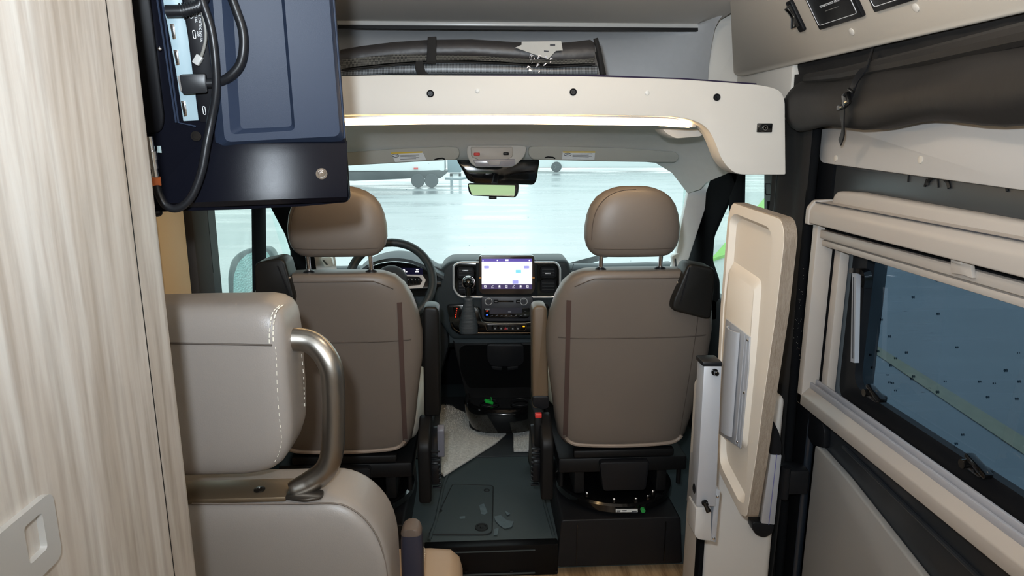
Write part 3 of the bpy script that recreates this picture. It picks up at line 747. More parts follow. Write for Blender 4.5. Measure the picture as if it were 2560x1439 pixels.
# ================================================================== VISORS, CONSOLE, MIRROR
def visor(label, pts, lab, lab_ink, clip):
    t = thing('sun_visor', label, 'sun visor', tuple(at(*pts[0], Y=2.78)), 'sun visors')
    po = rp([at(x, y, Y=2.735 if y < 390 else 2.74) for x, y in pts], 0.02, 4)
    part('pad', MB().prism(po, (0, 0.02, 0.0), bev=0.005, seg=3), mat('visor_vinyl', S(168, 168, 162), 0.8, bump=('noise', 900, 0.3)), t)
    q = [at(x, y, Y=2.732) for x, y in lab]
    l_ = part('warning_label', MB().prism(q, (0, 0.002, 0)), mat('label_white', S(205, 210, 214), 0.5), t)
    part('yellow_band', MB().prism([at(lab[0][0], lab[0][1], Y=2.7315), at(lab[1][0], lab[1][1], Y=2.7315), at(lab[1][0], lab[1][1] + 3.5, Y=2.7315), at(lab[0][0] + 1, lab[0][1] + 3.5, Y=2.7315)], (0, -0.0006, 0)), yellow, l_)
    m = MB()
    x0, y0 = lab[0]; w = lab[1][0] - x0
    for k in range(4):
        yy = y0 + 7 + k * 3.2
        m.tube([at(x0 + w * 0.30, yy, Y=2.7312), at(x0 + w * (0.9 - 0.1 * (k % 2)), yy - 1, Y=2.7312)], 0.0007, 4)
    cc_ = [at(x0 + w * 0.15 + 9 * math.cos(k / 12 * 6.283), y0 + 8 + 3.6 * math.sin(k / 12 * 6.283), Y=2.7312) for k in range(12)]
    m.tube(cc_, 0.0009, 4, closed=True); m.tube([at(x0 + w * 0.15 - 6, y0 + 10, Y=2.7312), at(x0 + w * 0.15 + 6, y0 + 6, Y=2.7312)], 0.0007, 4)
    part('print', m, inkd, l_)
    part('clip', MB().tube([at(x, y, Y=2.73) for x, y in clip], 0.003, 6), blk_s, t)
    return t


visor("driver's grey sun visor with warning label, beside the rear-view mirror", [(700, 392), (872, 380), (980, 372), (1120, 366), (1146, 368), (1150, 385), (1142, 399), (1060, 403), (872, 414), (700, 424)], [(977, 381), (1056, 378), (1066, 400), (988, 405)], None, [(1086, 399), (1096, 396), (1106, 395), (1112, 398)])
visor("passenger's grey sun visor with warning label, on the kerb side", [(1322, 366), (1380, 365), (1560, 370), (1690, 379), (1700, 392), (1690, 406), (1500, 403), (1370, 400), (1330, 398), (1320, 385)], [(1407, 378), (1488, 378), (1486, 399), (1405, 398)], None, [(1362, 394), (1370, 392), (1382, 393), (1388, 396)])

oc = thing('overhead_console', 'pale grey overhead map light console above the rear-view mirror', 'console', tuple(at(1235, 410, Y=2.70)))
P7 = lambda x, y, d=2.70: at(x, y, Y=d)
part('housing', MB().prism(rp([P7(x, y) for x, y in ((1168, 363), (1300, 363), (1318, 366), (1312, 390), (1290, 412), (1278, 418), (1190, 418), (1176, 408), (1166, 384))], 0.012), (0, 0.07, 0), bev=0.008, seg=3), mat('console_grey', S(184, 182, 178), 0.55), oc)
part('switch_panel', MB().prism(rp([P7(x, y, 2.695) for x, y in ((1176, 367), (1283, 367), (1282, 392), (1262, 401), (1200, 401), (1178, 392))], 0.008), (0, 0.03, 0), bev=0.005), mat('console_panel', S(178, 172, 166), 0.5), oc)
part('red_button', MB().box(P7(1192, 385, 2.69), (0.024, 0.01, 0.011), bev=0.003), red_m, oc)
part('black_button', MB().box(P7(1265, 384, 2.69), (0.022, 0.01, 0.011), bev=0.003), blk_s, oc)
part('light_lens', MB().prism(rp([P7(x, y, 2.693) for x, y in ((1182, 399), (1288, 397), (1288, 412), (1278, 416), (1190, 416))], 0.006), (0, 0.02, 0), bev=0.003), lens, oc)
part('centre_tab', MB().prism(rp([P7(x, y, 2.688) for x, y in ((1217, 402), (1253, 402), (1248, 413), (1224, 413))], 0.004), (0, 0.01, 0), bev=0.002), mat('console_tab', S(170, 166, 164), 0.5), oc)

rm = thing('rear_view_mirror', 'black framed rear-view mirror hanging below the overhead console', 'mirror', tuple(at(1233, 476, Y=2.66)))
pm = Plane(at(1233, 476, Y=2.66), V((-0.045, -1, 0.016)))
fr = rp([pm.p(x, y) for x, y in ((1168, 458), (1290, 460), (1297, 463), (1294, 484), (1288, 494), (1180, 489), (1172, 482))], 0.008)
part('frame', MB().prism(fr, V((0.005, 0.03, 0)), bev=0.004), blk_s, rm)
part('mirror_glass', MB().prism(rp([pm.p(x, y, 0.001) for x, y in ((1171, 461), (1288, 463), (1286, 491), (1180, 487))], 0.005), V((0, -0.002, 0))), mat('silvered_glass', (0.85, 0.92, 0.88, 1), 0.03, 1.0), rm)
part('stem', MB().tube([pm.p(1235, 462, -0.02), at(1240, 440, Y=2.86)], 0.012), blk_s, rm)
part('tab', MB().box(pm.p(1232, 494, -0.01), (0.03, 0.012, 0.01), bev=0.002), blk_s, rm)

# ================================================================== KERB-SIDE SHOULDER PANEL
Nsh = V((-0.18, 0, -0.11)).normalized()
shp = struct('trim_15', MB().prism(rp([(0.707, -1.0, 1.91), (0.707, 2.04, 1.91), (0.752, 2.10, 1.835), (0.862, 2.33, 1.652), (0.869, 2.26, 1.641), (0.870, -1.0, 1.640)], [0, 0, 0.02, 0.03, 0.02, 0], 4), V((0.10, 0, 0.06)), bev=0.010, seg=3), cream2)
part('side_return', MB().prism(rp([(0.770, 2.335, 1.87), (0.770, 2.335, 1.56), (0.93, 2.335, 1.56), (0.93, 2.335, 1.87)], 0.008), (0, 0.05, 0), bev=0.006), cream, shp)
part('lower_web', MB().b2((0.875, 1.92, 1.50), (0.91, 2.33, 1.70), bev=0.008), cream, shp)
SP = Plane((0.81, 0, 1.7385), Nsh)
for q in ((2130, 79), (2290, 19)):
    part('screw_cap', MB().lathe(SP.p(*q, 0.0), Nsh, [(0, 0.0085), (0.002, 0.0085), (0.003, 0.006), (0.0032, 0.001)]), cream, shp)


def sp_poly(pts, off, th, r=0.0, bev=0.0):
    return MB().prism(rp([SP.p(x, y, off) for x, y in pts], r), -Nsh * th, bev=bev)


pc = thing('control_panel', 'black power control panel on the slanted cream panel, beside the rocker switch', 'control panel', tuple(SP.p(2090, 40)), 'black control panels')
# corner frame in plane coordinates so the panel stays rectangular
c0 = SP.p(2056, 72); ey = V((0, 1, 0)); eu = V((-0.11, 0, 0.18)).normalized()


def pq(dy, du, off=0.0): return c0 + V((0, -1, 0)) * dy + eu * du + Nsh * off


yw = (SP.p(2056, 72) - SP.p(2160, 24)).y
part('plate', MB().prism([pq(0, 0, 0.009), pq(yw, 0, 0.009), pq(yw, 0.14, 0.009), pq(0, 0.14, 0.009)], -Nsh * 0.012, bev=0.004), blk_s, pc)
part('outline', MB().tube(rp([pq(0.010, 0.012, 0.0095), pq(yw - 0.012, 0.012, 0.0095), pq(yw - 0.012, 0.13, 0.0095), pq(0.010, 0.13, 0.0095)], 0.008), 0.0008, 5, closed=True), ink, pc)
text('lettering', 'POWER CONTROL SYSTEM', 0.0072, pq(yw * 0.50, 0.052, 0.0097), (0, -1, 0), eu, ink, pc)
part('small_print', MB().tube([pq(yw * 0.34, 0.039, 0.0095), pq(yw * 0.64, 0.039, 0.0095)], 0.0009, 5), mat('dim_panel_print', S(120, 120, 118), 0.6), pc)
part('key', MB().tube([pq(yw * 0.42, 0.075, 0.0097), pq(yw * 0.42, 0.066, 0.0097), pq(yw * 0.52, 0.066, 0.0097), pq(yw * 0.52, 0.075, 0.0097)], 0.0007, 5), ink, pc)
pc2 = thing('control_panel', 'second black control panel at the top edge, nearer the camera than the power control panel', 'control panel', tuple(SP.p(2230, 10)), 'black control panels')
c0 = SP.p(2194, 27)
part('plate', MB().prism([pq(0, 0, 0.009), pq(0.13, 0, 0.009), pq(0.13, 0.12, 0.009), pq(0, 0.12, 0.009)], -Nsh * 0.012, bev=0.004), blk_s, pc2)
part('outline', MB().tube(rp([pq(0.010, 0.012, 0.0095), pq(0.12, 0.012, 0.0095), pq(0.12, 0.11, 0.0095), pq(0.010, 0.11, 0.0095)], 0.008), 0.0008, 5, closed=True), ink, pc2)
rk = thing('rocker_switch', 'black rocker switch with curved paddle on the slanted cream panel', 'switch', tuple(SP.p(2005, 40)))
c0 = SP.p(2012, 78)
part('bezel', MB().prism(rp([pq(-0.014, 0.002, 0.008), pq(0.014, 0.002, 0.008), pq(0.014, 0.085, 0.008), pq(-0.014, 0.085, 0.008)], 0.008), -Nsh * 0.010, bev=0.002), blk_s, rk)
part('paddle', MB().loft([[pq(-0.009, u, o), pq(0.009, u, o), pq(0.009, u, 0.006), pq(-0.009, u, 0.006)] for u, o in ((0.018, 0.010), (0.022, 0.026), (0.030, 0.022), (0.045, 0.014), (0.060, 0.016), (0.072, 0.020), (0.076, 0.010))], bev=0.002), blk_g, rk)

# ================================================================== SLIDING DOOR WITH CAMPER WINDOW
XD = 0.93
D = lambda x, y, X=XD: at(x, y, X=X)
sd = struct('door_3', MB().b2((0.955, 0.40, 1.28), (1.0, 1.76, 1.39)).b2((0.955, 0.40, 0.0), (1.0, 1.76, 0.765)).b2((0.955, 1.705, 0.0), (1.0, 1.765, 1.39)).b2((0.955, 0.40, 0.7), (1.0, 0.50, 1.39)), bodyp)
part('upper_trim', MB().prism(rp([(0.925, 1.825, 1.385), (0.925, 1.835, 1.50), (0.925, 0.40, 1.56), (0.925, 0.40, 1.353), (0.925, 1.10, 1.362), (0.925, 1.75, 1.382)], [0.03, 0.01, 0, 0, 0.01, 0.02], 5), (0.03, 0, 0), bev=0.005), mat('door_cream', S(190, 186, 182), 0.5, bump=('noise', 900, 0.15)), sd)
for q in ((2090, 396), (2302, 399)):
    p = D(*q, 0.925); part('screw_cap', MB().lathe(p, (-1, 0, 0), [(0, 0.008), (0.002, 0.008), (0.003, 0.005)]), cream2, sd)
a = D(2078, 450); part('header_band', MB().prism(rp([(0.94, 1.79, 1.385), (0.94, 0.40, 1.355), (0.94, 0.40, 1.27), (0.94, 1.765, 1.293)], [0.02, 0, 0, 0.02]), (0.03, 0, 0), bev=0.004), mat('grey_body_band', S(58, 60, 62), 0.35), sd)
m = MB()
for pts, w in ((((2268, 420), (2272, 430), (2270, 455)), 0.0022), (((2320, 462), (2322, 452), (2335, 440), (2345, 436), (2368, 452), (2374, 470)), 0.0045), (((2312, 466), (2318, 448)), 0.003), (((2344, 448), (2346, 468)), 0.002), (((2517, 466), (2519, 478)), 0.003), (((2333, 430), (2328, 446)), 0.004)):
    m.tube(crv([D(x, y, 0.939) for x, y in pts], 4), w, 6)
part('sealant_smear', m, smudge, sd)
lowp = mat('door_card', S(160, 158, 154), 0.5, bump=('noise', 900, 0.15))
part('door_card', MB().prism(rp([(0.935, 1.715, 0.0), (0.935, 1.712, 0.622), (0.935, 1.55, 0.605), (0.935, 1.15, 0.53), (0.935, 0.75, 0.44), (0.935, 0.40, 0.36), (0.935, 0.40, 0.0)], [0, 0.015, 0, 0, 0, 0, 0]), (0.02, 0, 0), bev=0.007, seg=3), lowp, sd)
part('pressed_rib', MB().tube([(0.952, 1.60, 0.665), (0.952, 1.3, 0.645), (0.952, 0.9, 0.62)], 0.006, 8), bodyp, sd)
part('door_edge', MB().tube([(0.945, 1.765, 0.0), (0.945, 1.765, 0.66), (0.945, 1.772, 0.75), (0.945, 1.785, 1.28), (0.945, 1.79, 1.38)], 0.014, 12), mat('blue_black_edge', S(38, 44, 52), 0.3, coat=0.3), sd)
q = D(2034, 958, 0.93); part('glint_bracket', MB().box(q + V((0, -0.004, 0)), (0.006, 0.008, 0.03), bev=0.002), chrome, sd)
a = D(2028, 1040, 0.93); part('latch_plate', MB().prism(rp([D(x, y, 0.935) for x, y in ((2014, 1000), (2040, 1005), (2060, 1075), (2058, 1120), (2030, 1112), (2002, 1060))], 0.01), (0.02, 0, 0), bev=0.003), blk_s, sd)

wf = struct('window_2', loc=(0.93, 1.1, 0.75))
YE, YB0 = 0.55, 1.745     # window ends along the van
wm = frame_m
part('surround', MB().prism(rp([(0.915, 1.72, 1.24), (0.915, 1.715, 1.318), (0.915, 1.60, 1.322), (0.915, YE - 0.1, 1.30), (0.915, YE - 0.1, 1.24)], [0, 0.03, 0.0, 0, 0], 5), (0.04, 0, 0), bev=0.010, seg=3), wm, wf)
part('stile', MB().b2((0.885, 1.715, 0.735), (0.945, 1.742, 1.24), bev=0.003), wm, wf)
part('sill', MB().prism([(0.885, 1.742, 0.735), (0.885, 1.742, 0.765), (0.905, 1.742, 0.785), (0.955, 1.742, 0.785), (0.955, 1.742, 0.735)], (0, -(1.742 - YE + 0.1), 0), bev=0.003), wm, wf)
part('sill_rail', MB().b2((0.905, YE, 0.783), (0.913, 1.715, 0.800), bev=0.002).b2((0.920, YE, 0.783), (0.928, 1.715, 0.808), bev=0.002), mat('sill_rail_grey', S(170, 170, 176), 0.35), wf)
part('inner_stile', MB().b2((0.925, 1.665, 0.785), (0.950, 1.695, 1.24), bev=0.003), wm, wf)
part('stile_gap', MB().b2((0.93, 1.695, 0.785), (0.953, 1.716, 1.24)), bodyp2, wf)
# glazing frame with rounded corners
ring_o = rp([(0.962, 1.67, 0.775), (0.962, 1.67, 1.26), (0.962, YE, 1.26), (0.962, YE, 0.775)], 0.05, 6)
ring_i = rp([(0.962, 1.605, 0.83), (0.962, 1.605, 1.22), (0.962, YE + 0.06, 1.22), (0.962, YE + 0.06, 0.83)], 0.045, 6)
part('rubber_frame', MB().loft([ring_o, ring_i, [p + V((0.02, 0, 0)) for p in ring_i], [p + V((0.02, 0, 0)) for p in ring_o], ring_o], cap=False), blk_s, wf, ang=40)
part('glass', MB().b2((0.985, YE - 0.02, 0.77), (0.989, 1.68, 1.27)), glass('tinted_wet_acrylic', (0.27, 0.33, 0.38, 1), 0.035, haze=0.03, hazecol=(0.3, 0.4, 0.5, 1), drops=0.20, dscale=32, dropcol=(0.03, 0.05, 0.07, 1)), wf)
m = MB(); e0 = D(2141, 682, 0.95); e1 = D(2137, 905, 0.95)
sy = part('stay', MB().tube([e0, e1], 0, flat=(0.018, 0.012, V((1, 0, 0)))), alu, wf)
part('stay_slot', MB().tube([e0 + V((-0.0065, 0, -0.01)), e1 + V((-0.0065, 0, 0.01))], 0, flat=(0.003, 0.001, V((1, 0, 0)))), inkd, sy)
part('stay_bracket', MB().tube(crv([D(2132, 676, 0.95), D(2150, 676, 0.95), D(2165, 682, 0.955), D(2168, 700, 0.958), D(2166, 718, 0.958)], 3), 0, flat=(0.012, 0.02, V((1, 0, 0)))), blk_g, sy)
for q in ((2196, 985), (2452, 1165)):
    c_ = D(*q, 0.958)
    part('catch', MB().box(c_ + V((-0.004, 0, -0.005)), (0.03, 0.045, 0.018), bev=0.005).box(c_ + V((-0.015, -0.012, 0.008)), (0.02, 0.06, 0.012), rot=Matrix.Rotation(R(18), 3, 'X'), bev=0.004).cyl(c_ + V((-0.03, 0.012, 0)), c_ + V((0, 0.012, 0)), 0.009), blk_g, wf)

bl = thing('roller_blind', 'beige roller blind cassette with pull bar at the top of the side window', 'blind', (0.9, 1.74, 1.24))
part('cassette', MB().prism(rp([(0.870, 0, 1.238), (0.870, 0, 1.272), (0.884, 0, 1.288), (0.915, 0, 1.290), (0.915, 0, 1.238)], [0.004, 0.008, 0.008, 0, 0]), (0, 1, 0)).bm and MB().prism(rp([(0.870, YE - 0.1, 1.232), (0.870, YE - 0.1, 1.268), (0.884, YE - 0.1, 1.286), (0.93, YE - 0.1, 1.290), (0.93, YE - 0.1, 1.232)], [0.004, 0.008, 0.008, 0, 0]), (0, 1.735 - YE + 0.1, 0)), wm, bl)
part('cassette_groove', MB().b2((0.880, YE - 0.1, 1.2865), (0.883, 1.73, 1.2885)), inkd, bl)
part('end_cap', MB().prism(rp([(0.866, 1.733, 1.228), (0.866, 1.733, 1.272), (0.882, 1.733, 1.292), (0.932, 1.733, 1.294), (0.932, 1.733, 1.228)], 0.006), (0, 0.016, 0), bev=0.002), wm, bl)
part('shadow_gap', MB().b2((0.905, YE, 1.218), (0.93, 1.715, 1.233)), bodyp2, bl)
part('pull_bar', MB().b2((0.892, YE, 1.196), (0.925, 1.715, 1.218), bev=0.003).b2((0.898, YE, 1.176), (0.922, 1.715, 1.192), bev=0.004).b2((0.905, YE, 1.188), (0.92, 1.715, 1.198)), wm, bl)
t0 = at(2375, 645, X=0.888); t1 = at(2430, 690, X=0.888)
part('pull_tab', MB().prism(rp([at(x, y, X=0.884) for x, y in ((2376, 642), (2425, 652), (2431, 697), (2405, 686), (2376, 683))], 0.004), (0.008, 0, 0), bev=0.002).box(at(2393, 655, X=0.882), (0.006, 0.028, 0.006), bev=0.002), wm, bl)

# ================================================================== ROLLED FABRIC SCREEN
fs = thing('fabric_screen', 'rolled black fabric door screen hung below the slanted cream panel', 'screen', (0.9, 1.3, 1.6))
rows = []
for k in range(40):
    y = 1.99 - k * 0.05; w = 0.006 * math.sin(k * 1.7) + 0.004 * math.sin(k * 0.6)
    rows.append([V((0.905, y, 1.70)), V((0.895 - w, y, 1.66)), V((0.893 + w, y, 1.61)), V((0.905, y, 1.56)), V((0.915, y, 1.52))])
part('flap', MB().sheet(rows, (0.006, 0, 0)), blk_f, fs, ang=60)
rings = []
N_ = 46
for k in range(N_):
    y = 1.92 - k * 0.045; t = k / (N_ - 1)
    rz = 0.058 + 0.006 * math.sin(k * 0.8) + 0.010 * t; rx = 0.036 + 0.003 * math.sin(k * 1.3)
    e_ = min(1, math.sqrt(max(0.02, 1 - (1 - min(k / 2.2, 1)) ** 2)))
    zc = 1.530 + 0.012 * t + 0.003 * math.sin(k * 0.5)
    rg = []
    for j in range(24):
        a_ = 2 * math.pi * j / 24
        q_ = 1 + 0.05 * math.sin(3 * a_ + k * 0.25) + 0.03 * math.sin(7 * a_ + k * 0.4)
        rg.append(V((0.873 + rx * e_ * q_ * math.cos(a_), y, zc + rz * e_ * q_ * math.sin(a_))))
    rings.append(rg)
part('roll', MB().loft(rings), roll_f, fs, ang=60)
part('fold', MB().tube([(0.862, 1.80, 1.60), (0.858, 1.6, 1.595), (0.862, 1.35, 1.60), (0.858, 1.0, 1.61), (0.86, 0.4, 1.62)], [0.012, 0.016, 0.018, 0.02, 0.02], 10), roll_f, fs)
XS = 0.832
part('strap', MB().tube(crv([at(2178, 128, X=0.87), at(2165, 165, X=0.842), at(2140, 200, X=XS), at(2128, 232, X=XS), at(2112, 262, X=XS)], 4), 0, flat=(0.020, 0.003, V((1, 0, 0)))), blk_s, fs)
part('strap_tail', MB().tube(crv([at(2106, 268, X=XS - 0.006), at(2106, 300, X=XS), at(2108, 330, X=0.85), at(2100, 356, X=0.86)], 4), 0, flat=(0.018, 0.003, V((1, 0, 0)))), blk_s, fs)
part('buckle', MB().box(at(2116, 248, X=XS - 0.008), (0.012, 0.022, 0.03), rot=Matrix.Rotation(R(-25), 3, 'X'), bev=0.004).box(at(2103, 268, X=XS - 0.008), (0.010, 0.026, 0.012), rot=Matrix.Rotation(R(-10), 3, 'X'), bev=0.003).tube([at(2122, 222, X=XS - 0.008), at(2134, 230, X=XS - 0.008)], 0.003), blk_g, fs)
# dark curtain covering the post beside the door
rows = []
for j in range(14):
    z = 1.62 - j * 0.125
    rows.append([V((0.888 + 0.007 * math.sin(k * 1.3 + j * 0.35), 2.03 - k * 0.026, z)) for k in range(10)])
one('dark_curtain', MB().sheet(rows, (0.004, 0, 0)), blk_f, 'tall dark brown-black fabric strip covering the post beside the sliding door', 'curtain', ang=60)

# ================================================================== DASHBOARD
YD = 2.98
K = lambda x, y, d=YD: at(x, y, Y=d)
db = thing('dashboard', 'dark grey moulded dashboard with centre stack under the windscreen', 'dashboard', (0.05, 3.2, 0.115))
# main pad, lofted across the van
rings = []
for x, dz, dy in [(-0.90, -0.02, 0.12), (-0.80, 0.0, 0.06), (-0.62, 0.0, 0.03), (-0.40, 0.0, 0.05), (-0.16, 0.0, 0.06), (-0.10, 0.01, 0.03), (0.0, 0.01, 0.02), (0.2, 0.01, 0.02), (0.36, 0.01, 0.03), (0.42, 0.0, 0.05), (0.60, 0.0, 0.03), (0.80, 0.0, 0.05), (0.95, -0.01, 0.09), (1.0, -0.02, 0.12)]:
    prf = [(2.99, 0.52), (2.97, 0.62), (2.985, 0.74), (2.98, 0.82), (2.985, 0.865), (3.01, 0.880), (3.08, 0.878), (3.30, 0.835), (3.66, 0.715), (3.68, 0.60), (3.40, 0.45), (3.15, 0.45)]
    rings.append([V((x, y + dy, z + dz)) for y, z in prf])
part('pad', MB().loft(rings), dash_m, db, ang=50)
# demist and seams
part('top_seam', MB().tube([K(1395, 672, 3.0), K(1430, 672, 3.0), K(1434, 660, 3.03)], 0.0025, 6).tube([K(1418, 700, 3.0), K(1500, 698, 3.0)], 0.0018, 6), dash_d, db)
part('centre_body', MB().prism(rp([K(x, y) for x, y in ((1104, 668), (1126, 652), (1420, 650), (1436, 690), (1400, 770), (1380, 850), (1130, 850), (1096, 800), (1082, 740))], 0.02), (0, 0.2, 0), bev=0.02, seg=3), mat('dash_mid_plastic', S(44, 51, 54), 0.5, spec=0.3), db)
# glove box side of the dash (kerb side) and driver knee panel
part('glove_panel', MB().prism(rp([K(x, y, 3.0) for x, y in ((1400, 745), (1800, 745), (1800, 960), (1400, 960))], 0.02), (0, 0.25, 0), bev=0.015), dash_d, db)
part('knee_panel', MB().prism(rp([K(x, y, 3.0) for x, y in ((700, 770), (1110, 770), (1125, 860), (1100, 950), (700, 950))], 0.03), (0, 0.3, 0), bev=0.02), dash_d, db)
part('glove_mark', MB().tube(crv([K(1371, 776, 2.99), K(1377, 783, 2.99), K(1374, 792, 2.99)], 4), 0.002, 6).tube([K(1377, 783, 2.99), K(1386, 782, 2.99)], 0.0015, 6), ink, db)
# vent bezel
YV = 2.955
bez = rp([K(x, y, YV) for x, y in ((1134, 662), (1150, 655), (1390, 655), (1400, 668), (1400, 728), (1386, 742), (1150, 742), (1134, 722))], 0.028, 5)
part('bezel_panel', MB().prism(bez, (0, 0.03, 0), bev=0.004), blk_g, db)
part('bezel_trim', MB().tube([p + V((0, -0.003, 0)) for p in bez], 0.0048, 8, closed=True), silver, db)
for x0, x1, y0, y1, tab in ((1145, 1184, 668, 694, 0), (1145, 1184, 700, 731, None), (1352, 1389, 667, 693, 1), (1352, 1389, 699, 731, None)):
    ou = rp([K(x, y, YV - 0.004) for x, y in ((x0, y0), (x1, y0), (x1, y1), (x0, y1))], 0.014, 4)
    vt = part('air_vent', MB().tube(ou, 0.003, 6, closed=True).prism([p + V((0, 0.001, 0)) for p in ou], (0, 0.002, 0)), blk_s, db)
    m = MB()
    n_ = 4
    for k in range(1, n_):
        yy = y0 + (y1 - y0) * k / n_
        m.tube([K(x0 + 3, yy, YV - 0.010), K(x1 - 3, yy, YV - 0.010)], 0, flat=(0.012, 0.0016, V((0, 0, 1))))
    part('slat', m, mat('vent_slat', S(62, 64, 68), 0.4), vt)
    if tab is not None:
        part('vent_tab', MB().box(K((x0 + x1) / 2 - 1, y0 + 8 if tab == 0 else y0 + 16, YV - 0.018), (0.026, 0.008, 0.006), bev=0.002), alu, vt)
# infotainment screen
su = part('screen_housing', MB().prism(rp([K(x, y, 2.925) for x, y in ((1197, 638), (1336, 638), (1338, 724), (1330, 736), (1205, 736), (1196, 724))], 0.014), (0, 0.03, 0), bev=0.004, seg=3), mat('screen_surround', S(58, 50, 46), 0.15, coat=0.5), db)
part('screen_mount', MB().prism([K(x, y, 2.95) for x, y in ((1188, 650), (1344, 650), (1346, 745), (1190, 745))], (0, 0.06, 0), bev=0.01), dash_d, db)
YS = 2.9235


def sq(x0, y0, x1, y1, lift=0.0):
    d = YS - lift
    return [K(x0, y0, d), K(x1, y0, d), K(x1, y1, d), K(x0, y1, d)]


part('display', MB().prism(sq(1204.5, 654, 1330, 710), (0, 0.001, 0)), scr_w, su)
part('display_bar', MB().prism(sq(1204.5, 646.5, 1330, 654), (0, 0.001, 0)), scr_p, su)
part('display_bar', MB().prism(sq(1204.5, 710, 1330, 722), (0, 0.001, 0)), mat('display_dark_purple', S(70, 60, 100), 0.3, emit=S(70, 60, 100), estr=0.6), su)
part('display_button', MB().prism(sq(1210, 664, 1223, 671, 0.001), (0, 0.0005, 0)).prism(sq(1310, 664, 1323, 671, 0.001), (0, 0.0005, 0)).prism(sq(1281, 700, 1296, 709, 0.001), (0, 0.0005, 0)), scr_l, su)
part('display_icon', MB().prism(sq(1289, 674, 1303, 682, 0.001), (0, 0.0005, 0)), scr_c, su)
m = MB()
for k in range(7):
    x = 1213.5 + k * 17.6
    if k % 3 == 0: m.tube(rp(sq(x - 3, 713, x + 2, 717, 0.001), 0.001), 0.0005, 4, closed=True)
    elif k % 3 == 1: m.tube([K(x - 2, 717, YS - .001), K(x + 2, 713, YS - .001)], 0.0009, 4)
    else: m.prism(sq(x - 2, 713, x + 2, 717, 0.001), (0, 0.0005, 0))
    m.prism(sq(x - 3, 718.7, x + 3, 719.8, 0.001), (0, 0.0005, 0))
m.prism(sq(1263, 648, 1271, 652, 0.001), (0, 0.0005, 0)).prism(sq(1206, 651, 1209, 652, 0.001), (0, 0.0005, 0)).prism(sq(1322, 649, 1325, 652, 0.001), (0, 0.0005, 0)).prism(sq(1242, 649, 1245, 652, 0.001), (0, 0.0005, 0))
part('display_glyph', m, glyph, su)
part('side_clip', MB().prism(sq(1197.5, 692, 1203, 696, 0.003), (0, 0.002, 0)).prism(sq(1331, 692, 1336.5, 696, 0.003), (0, 0.002, 0)), mat('orange_tab', S(214, 150, 80), 0.4), su)  # plain orange tabs at both sides of the screen
# radio and climate
part('radio_panel', MB().prism(rp([K(x, y, 2.945) for x, y in ((1202, 741), (1334, 741), (1334, 772), (1330, 796), (1318, 803), (1214, 803), (1204, 795))], 0.014), (0, 0.05, 0), bev=0.004), mat('radio_panel', S(46, 48, 54), 0.4), db)
for x in (1221.5, 1309.5):
    kn = part('knob', MB().lathe(K(x, 753.5, 2.942), (0, -1, -0.1), [(0, 0.016), (0.012, 0.0150), (0.013, 0.013), (0.011, 0.012), (0.011, 0.001)]), mat('knob_face', S(70, 72, 78), 0.35), db)
    t_ = MB(); c_ = K(x, 753.5, 2.929); t_.tube([c_ + V((0.0155 * math.cos(a), 0, 0.0155 * math.sin(a))) for a in [k / 20 * 6.283 for k in range(20)]], 0.0018, 6, closed=True)
    part('knob_ring', t_, silver, kn)
part('cd_slot', MB().prism([K(x, y, 2.944) for x, y in ((1246, 751), (1284, 751), (1284, 755), (1246, 755))], (0, 0.001, 0)), blk_g, db)
for x in (1234, 1290):
    bt_ = part('radio_button', MB().prism(rp([K(a, b, 2.943) for a, b in ((x, 749), (x + 12, 749), (x + 12, 758), (x, 758))], 0.002), (0, 0.002, 0)), blk_s, db)
    part('print', MB().prism([K(a, b, 2.9425) for a, b in ((x + 3, 752.5), (x + 9, 752.5), (x + 9, 754), (x + 3, 754))], (0, 0.0003, 0)), mat('dim_print', S(150, 150, 155), 0.5), bt_)
cl = part('climate_panel', MB().prism(rp([K(x, y, 2.943) for x, y in ((1209, 771), (1325, 769), (1324, 792), (1316, 796), (1218, 796), (1210, 792))], 0.008), (0, 0.01, 0), bev=0.002), blk_g, db)
part('climate_display', MB().prism([K(x, y, 2.9425) for x, y in ((1224, 770), (1305, 769), (1305, 783), (1224, 784))], (0, 0.0003, 0)), mat('lcd_grey', S(66, 68, 80), 0.2), cl)
m = MB()
for k in range(7):
    x = 1229 + k * 12; m.tube([K(x - 3, 790, 2.942), K(x + 3, 788 - (k % 2), 2.942)], 0.0011, 4)
m.prism([K(x, y, 2.942) for x, y in ((1270, 778), (1278, 778), (1278, 780), (1270, 780))], (0, 0.0003, 0)).tube([K(1311, 777, 2.942), K(1316, 777, 2.942)], 0.0012, 4).tube([K(1311, 787, 2.942), K(1316, 787, 2.942)], 0.0012, 4)
part('climate_glyph', m, mat('pale_glyph', S(150, 155, 165), 0.4), cl)
part('blue_glyph', MB().prism([K(x, y, 2.942) for x, y in ((1215, 786), (1220, 785), (1220, 788), (1215, 788))], (0, 0.0003, 0)), glyph_b, cl)
part('red_glyph', MB().prism([K(x, y, 2.942) for x, y in ((1215, 776), (1220, 775), (1220, 778), (1215, 778))], (0, 0.0003, 0)), red_e, cl)
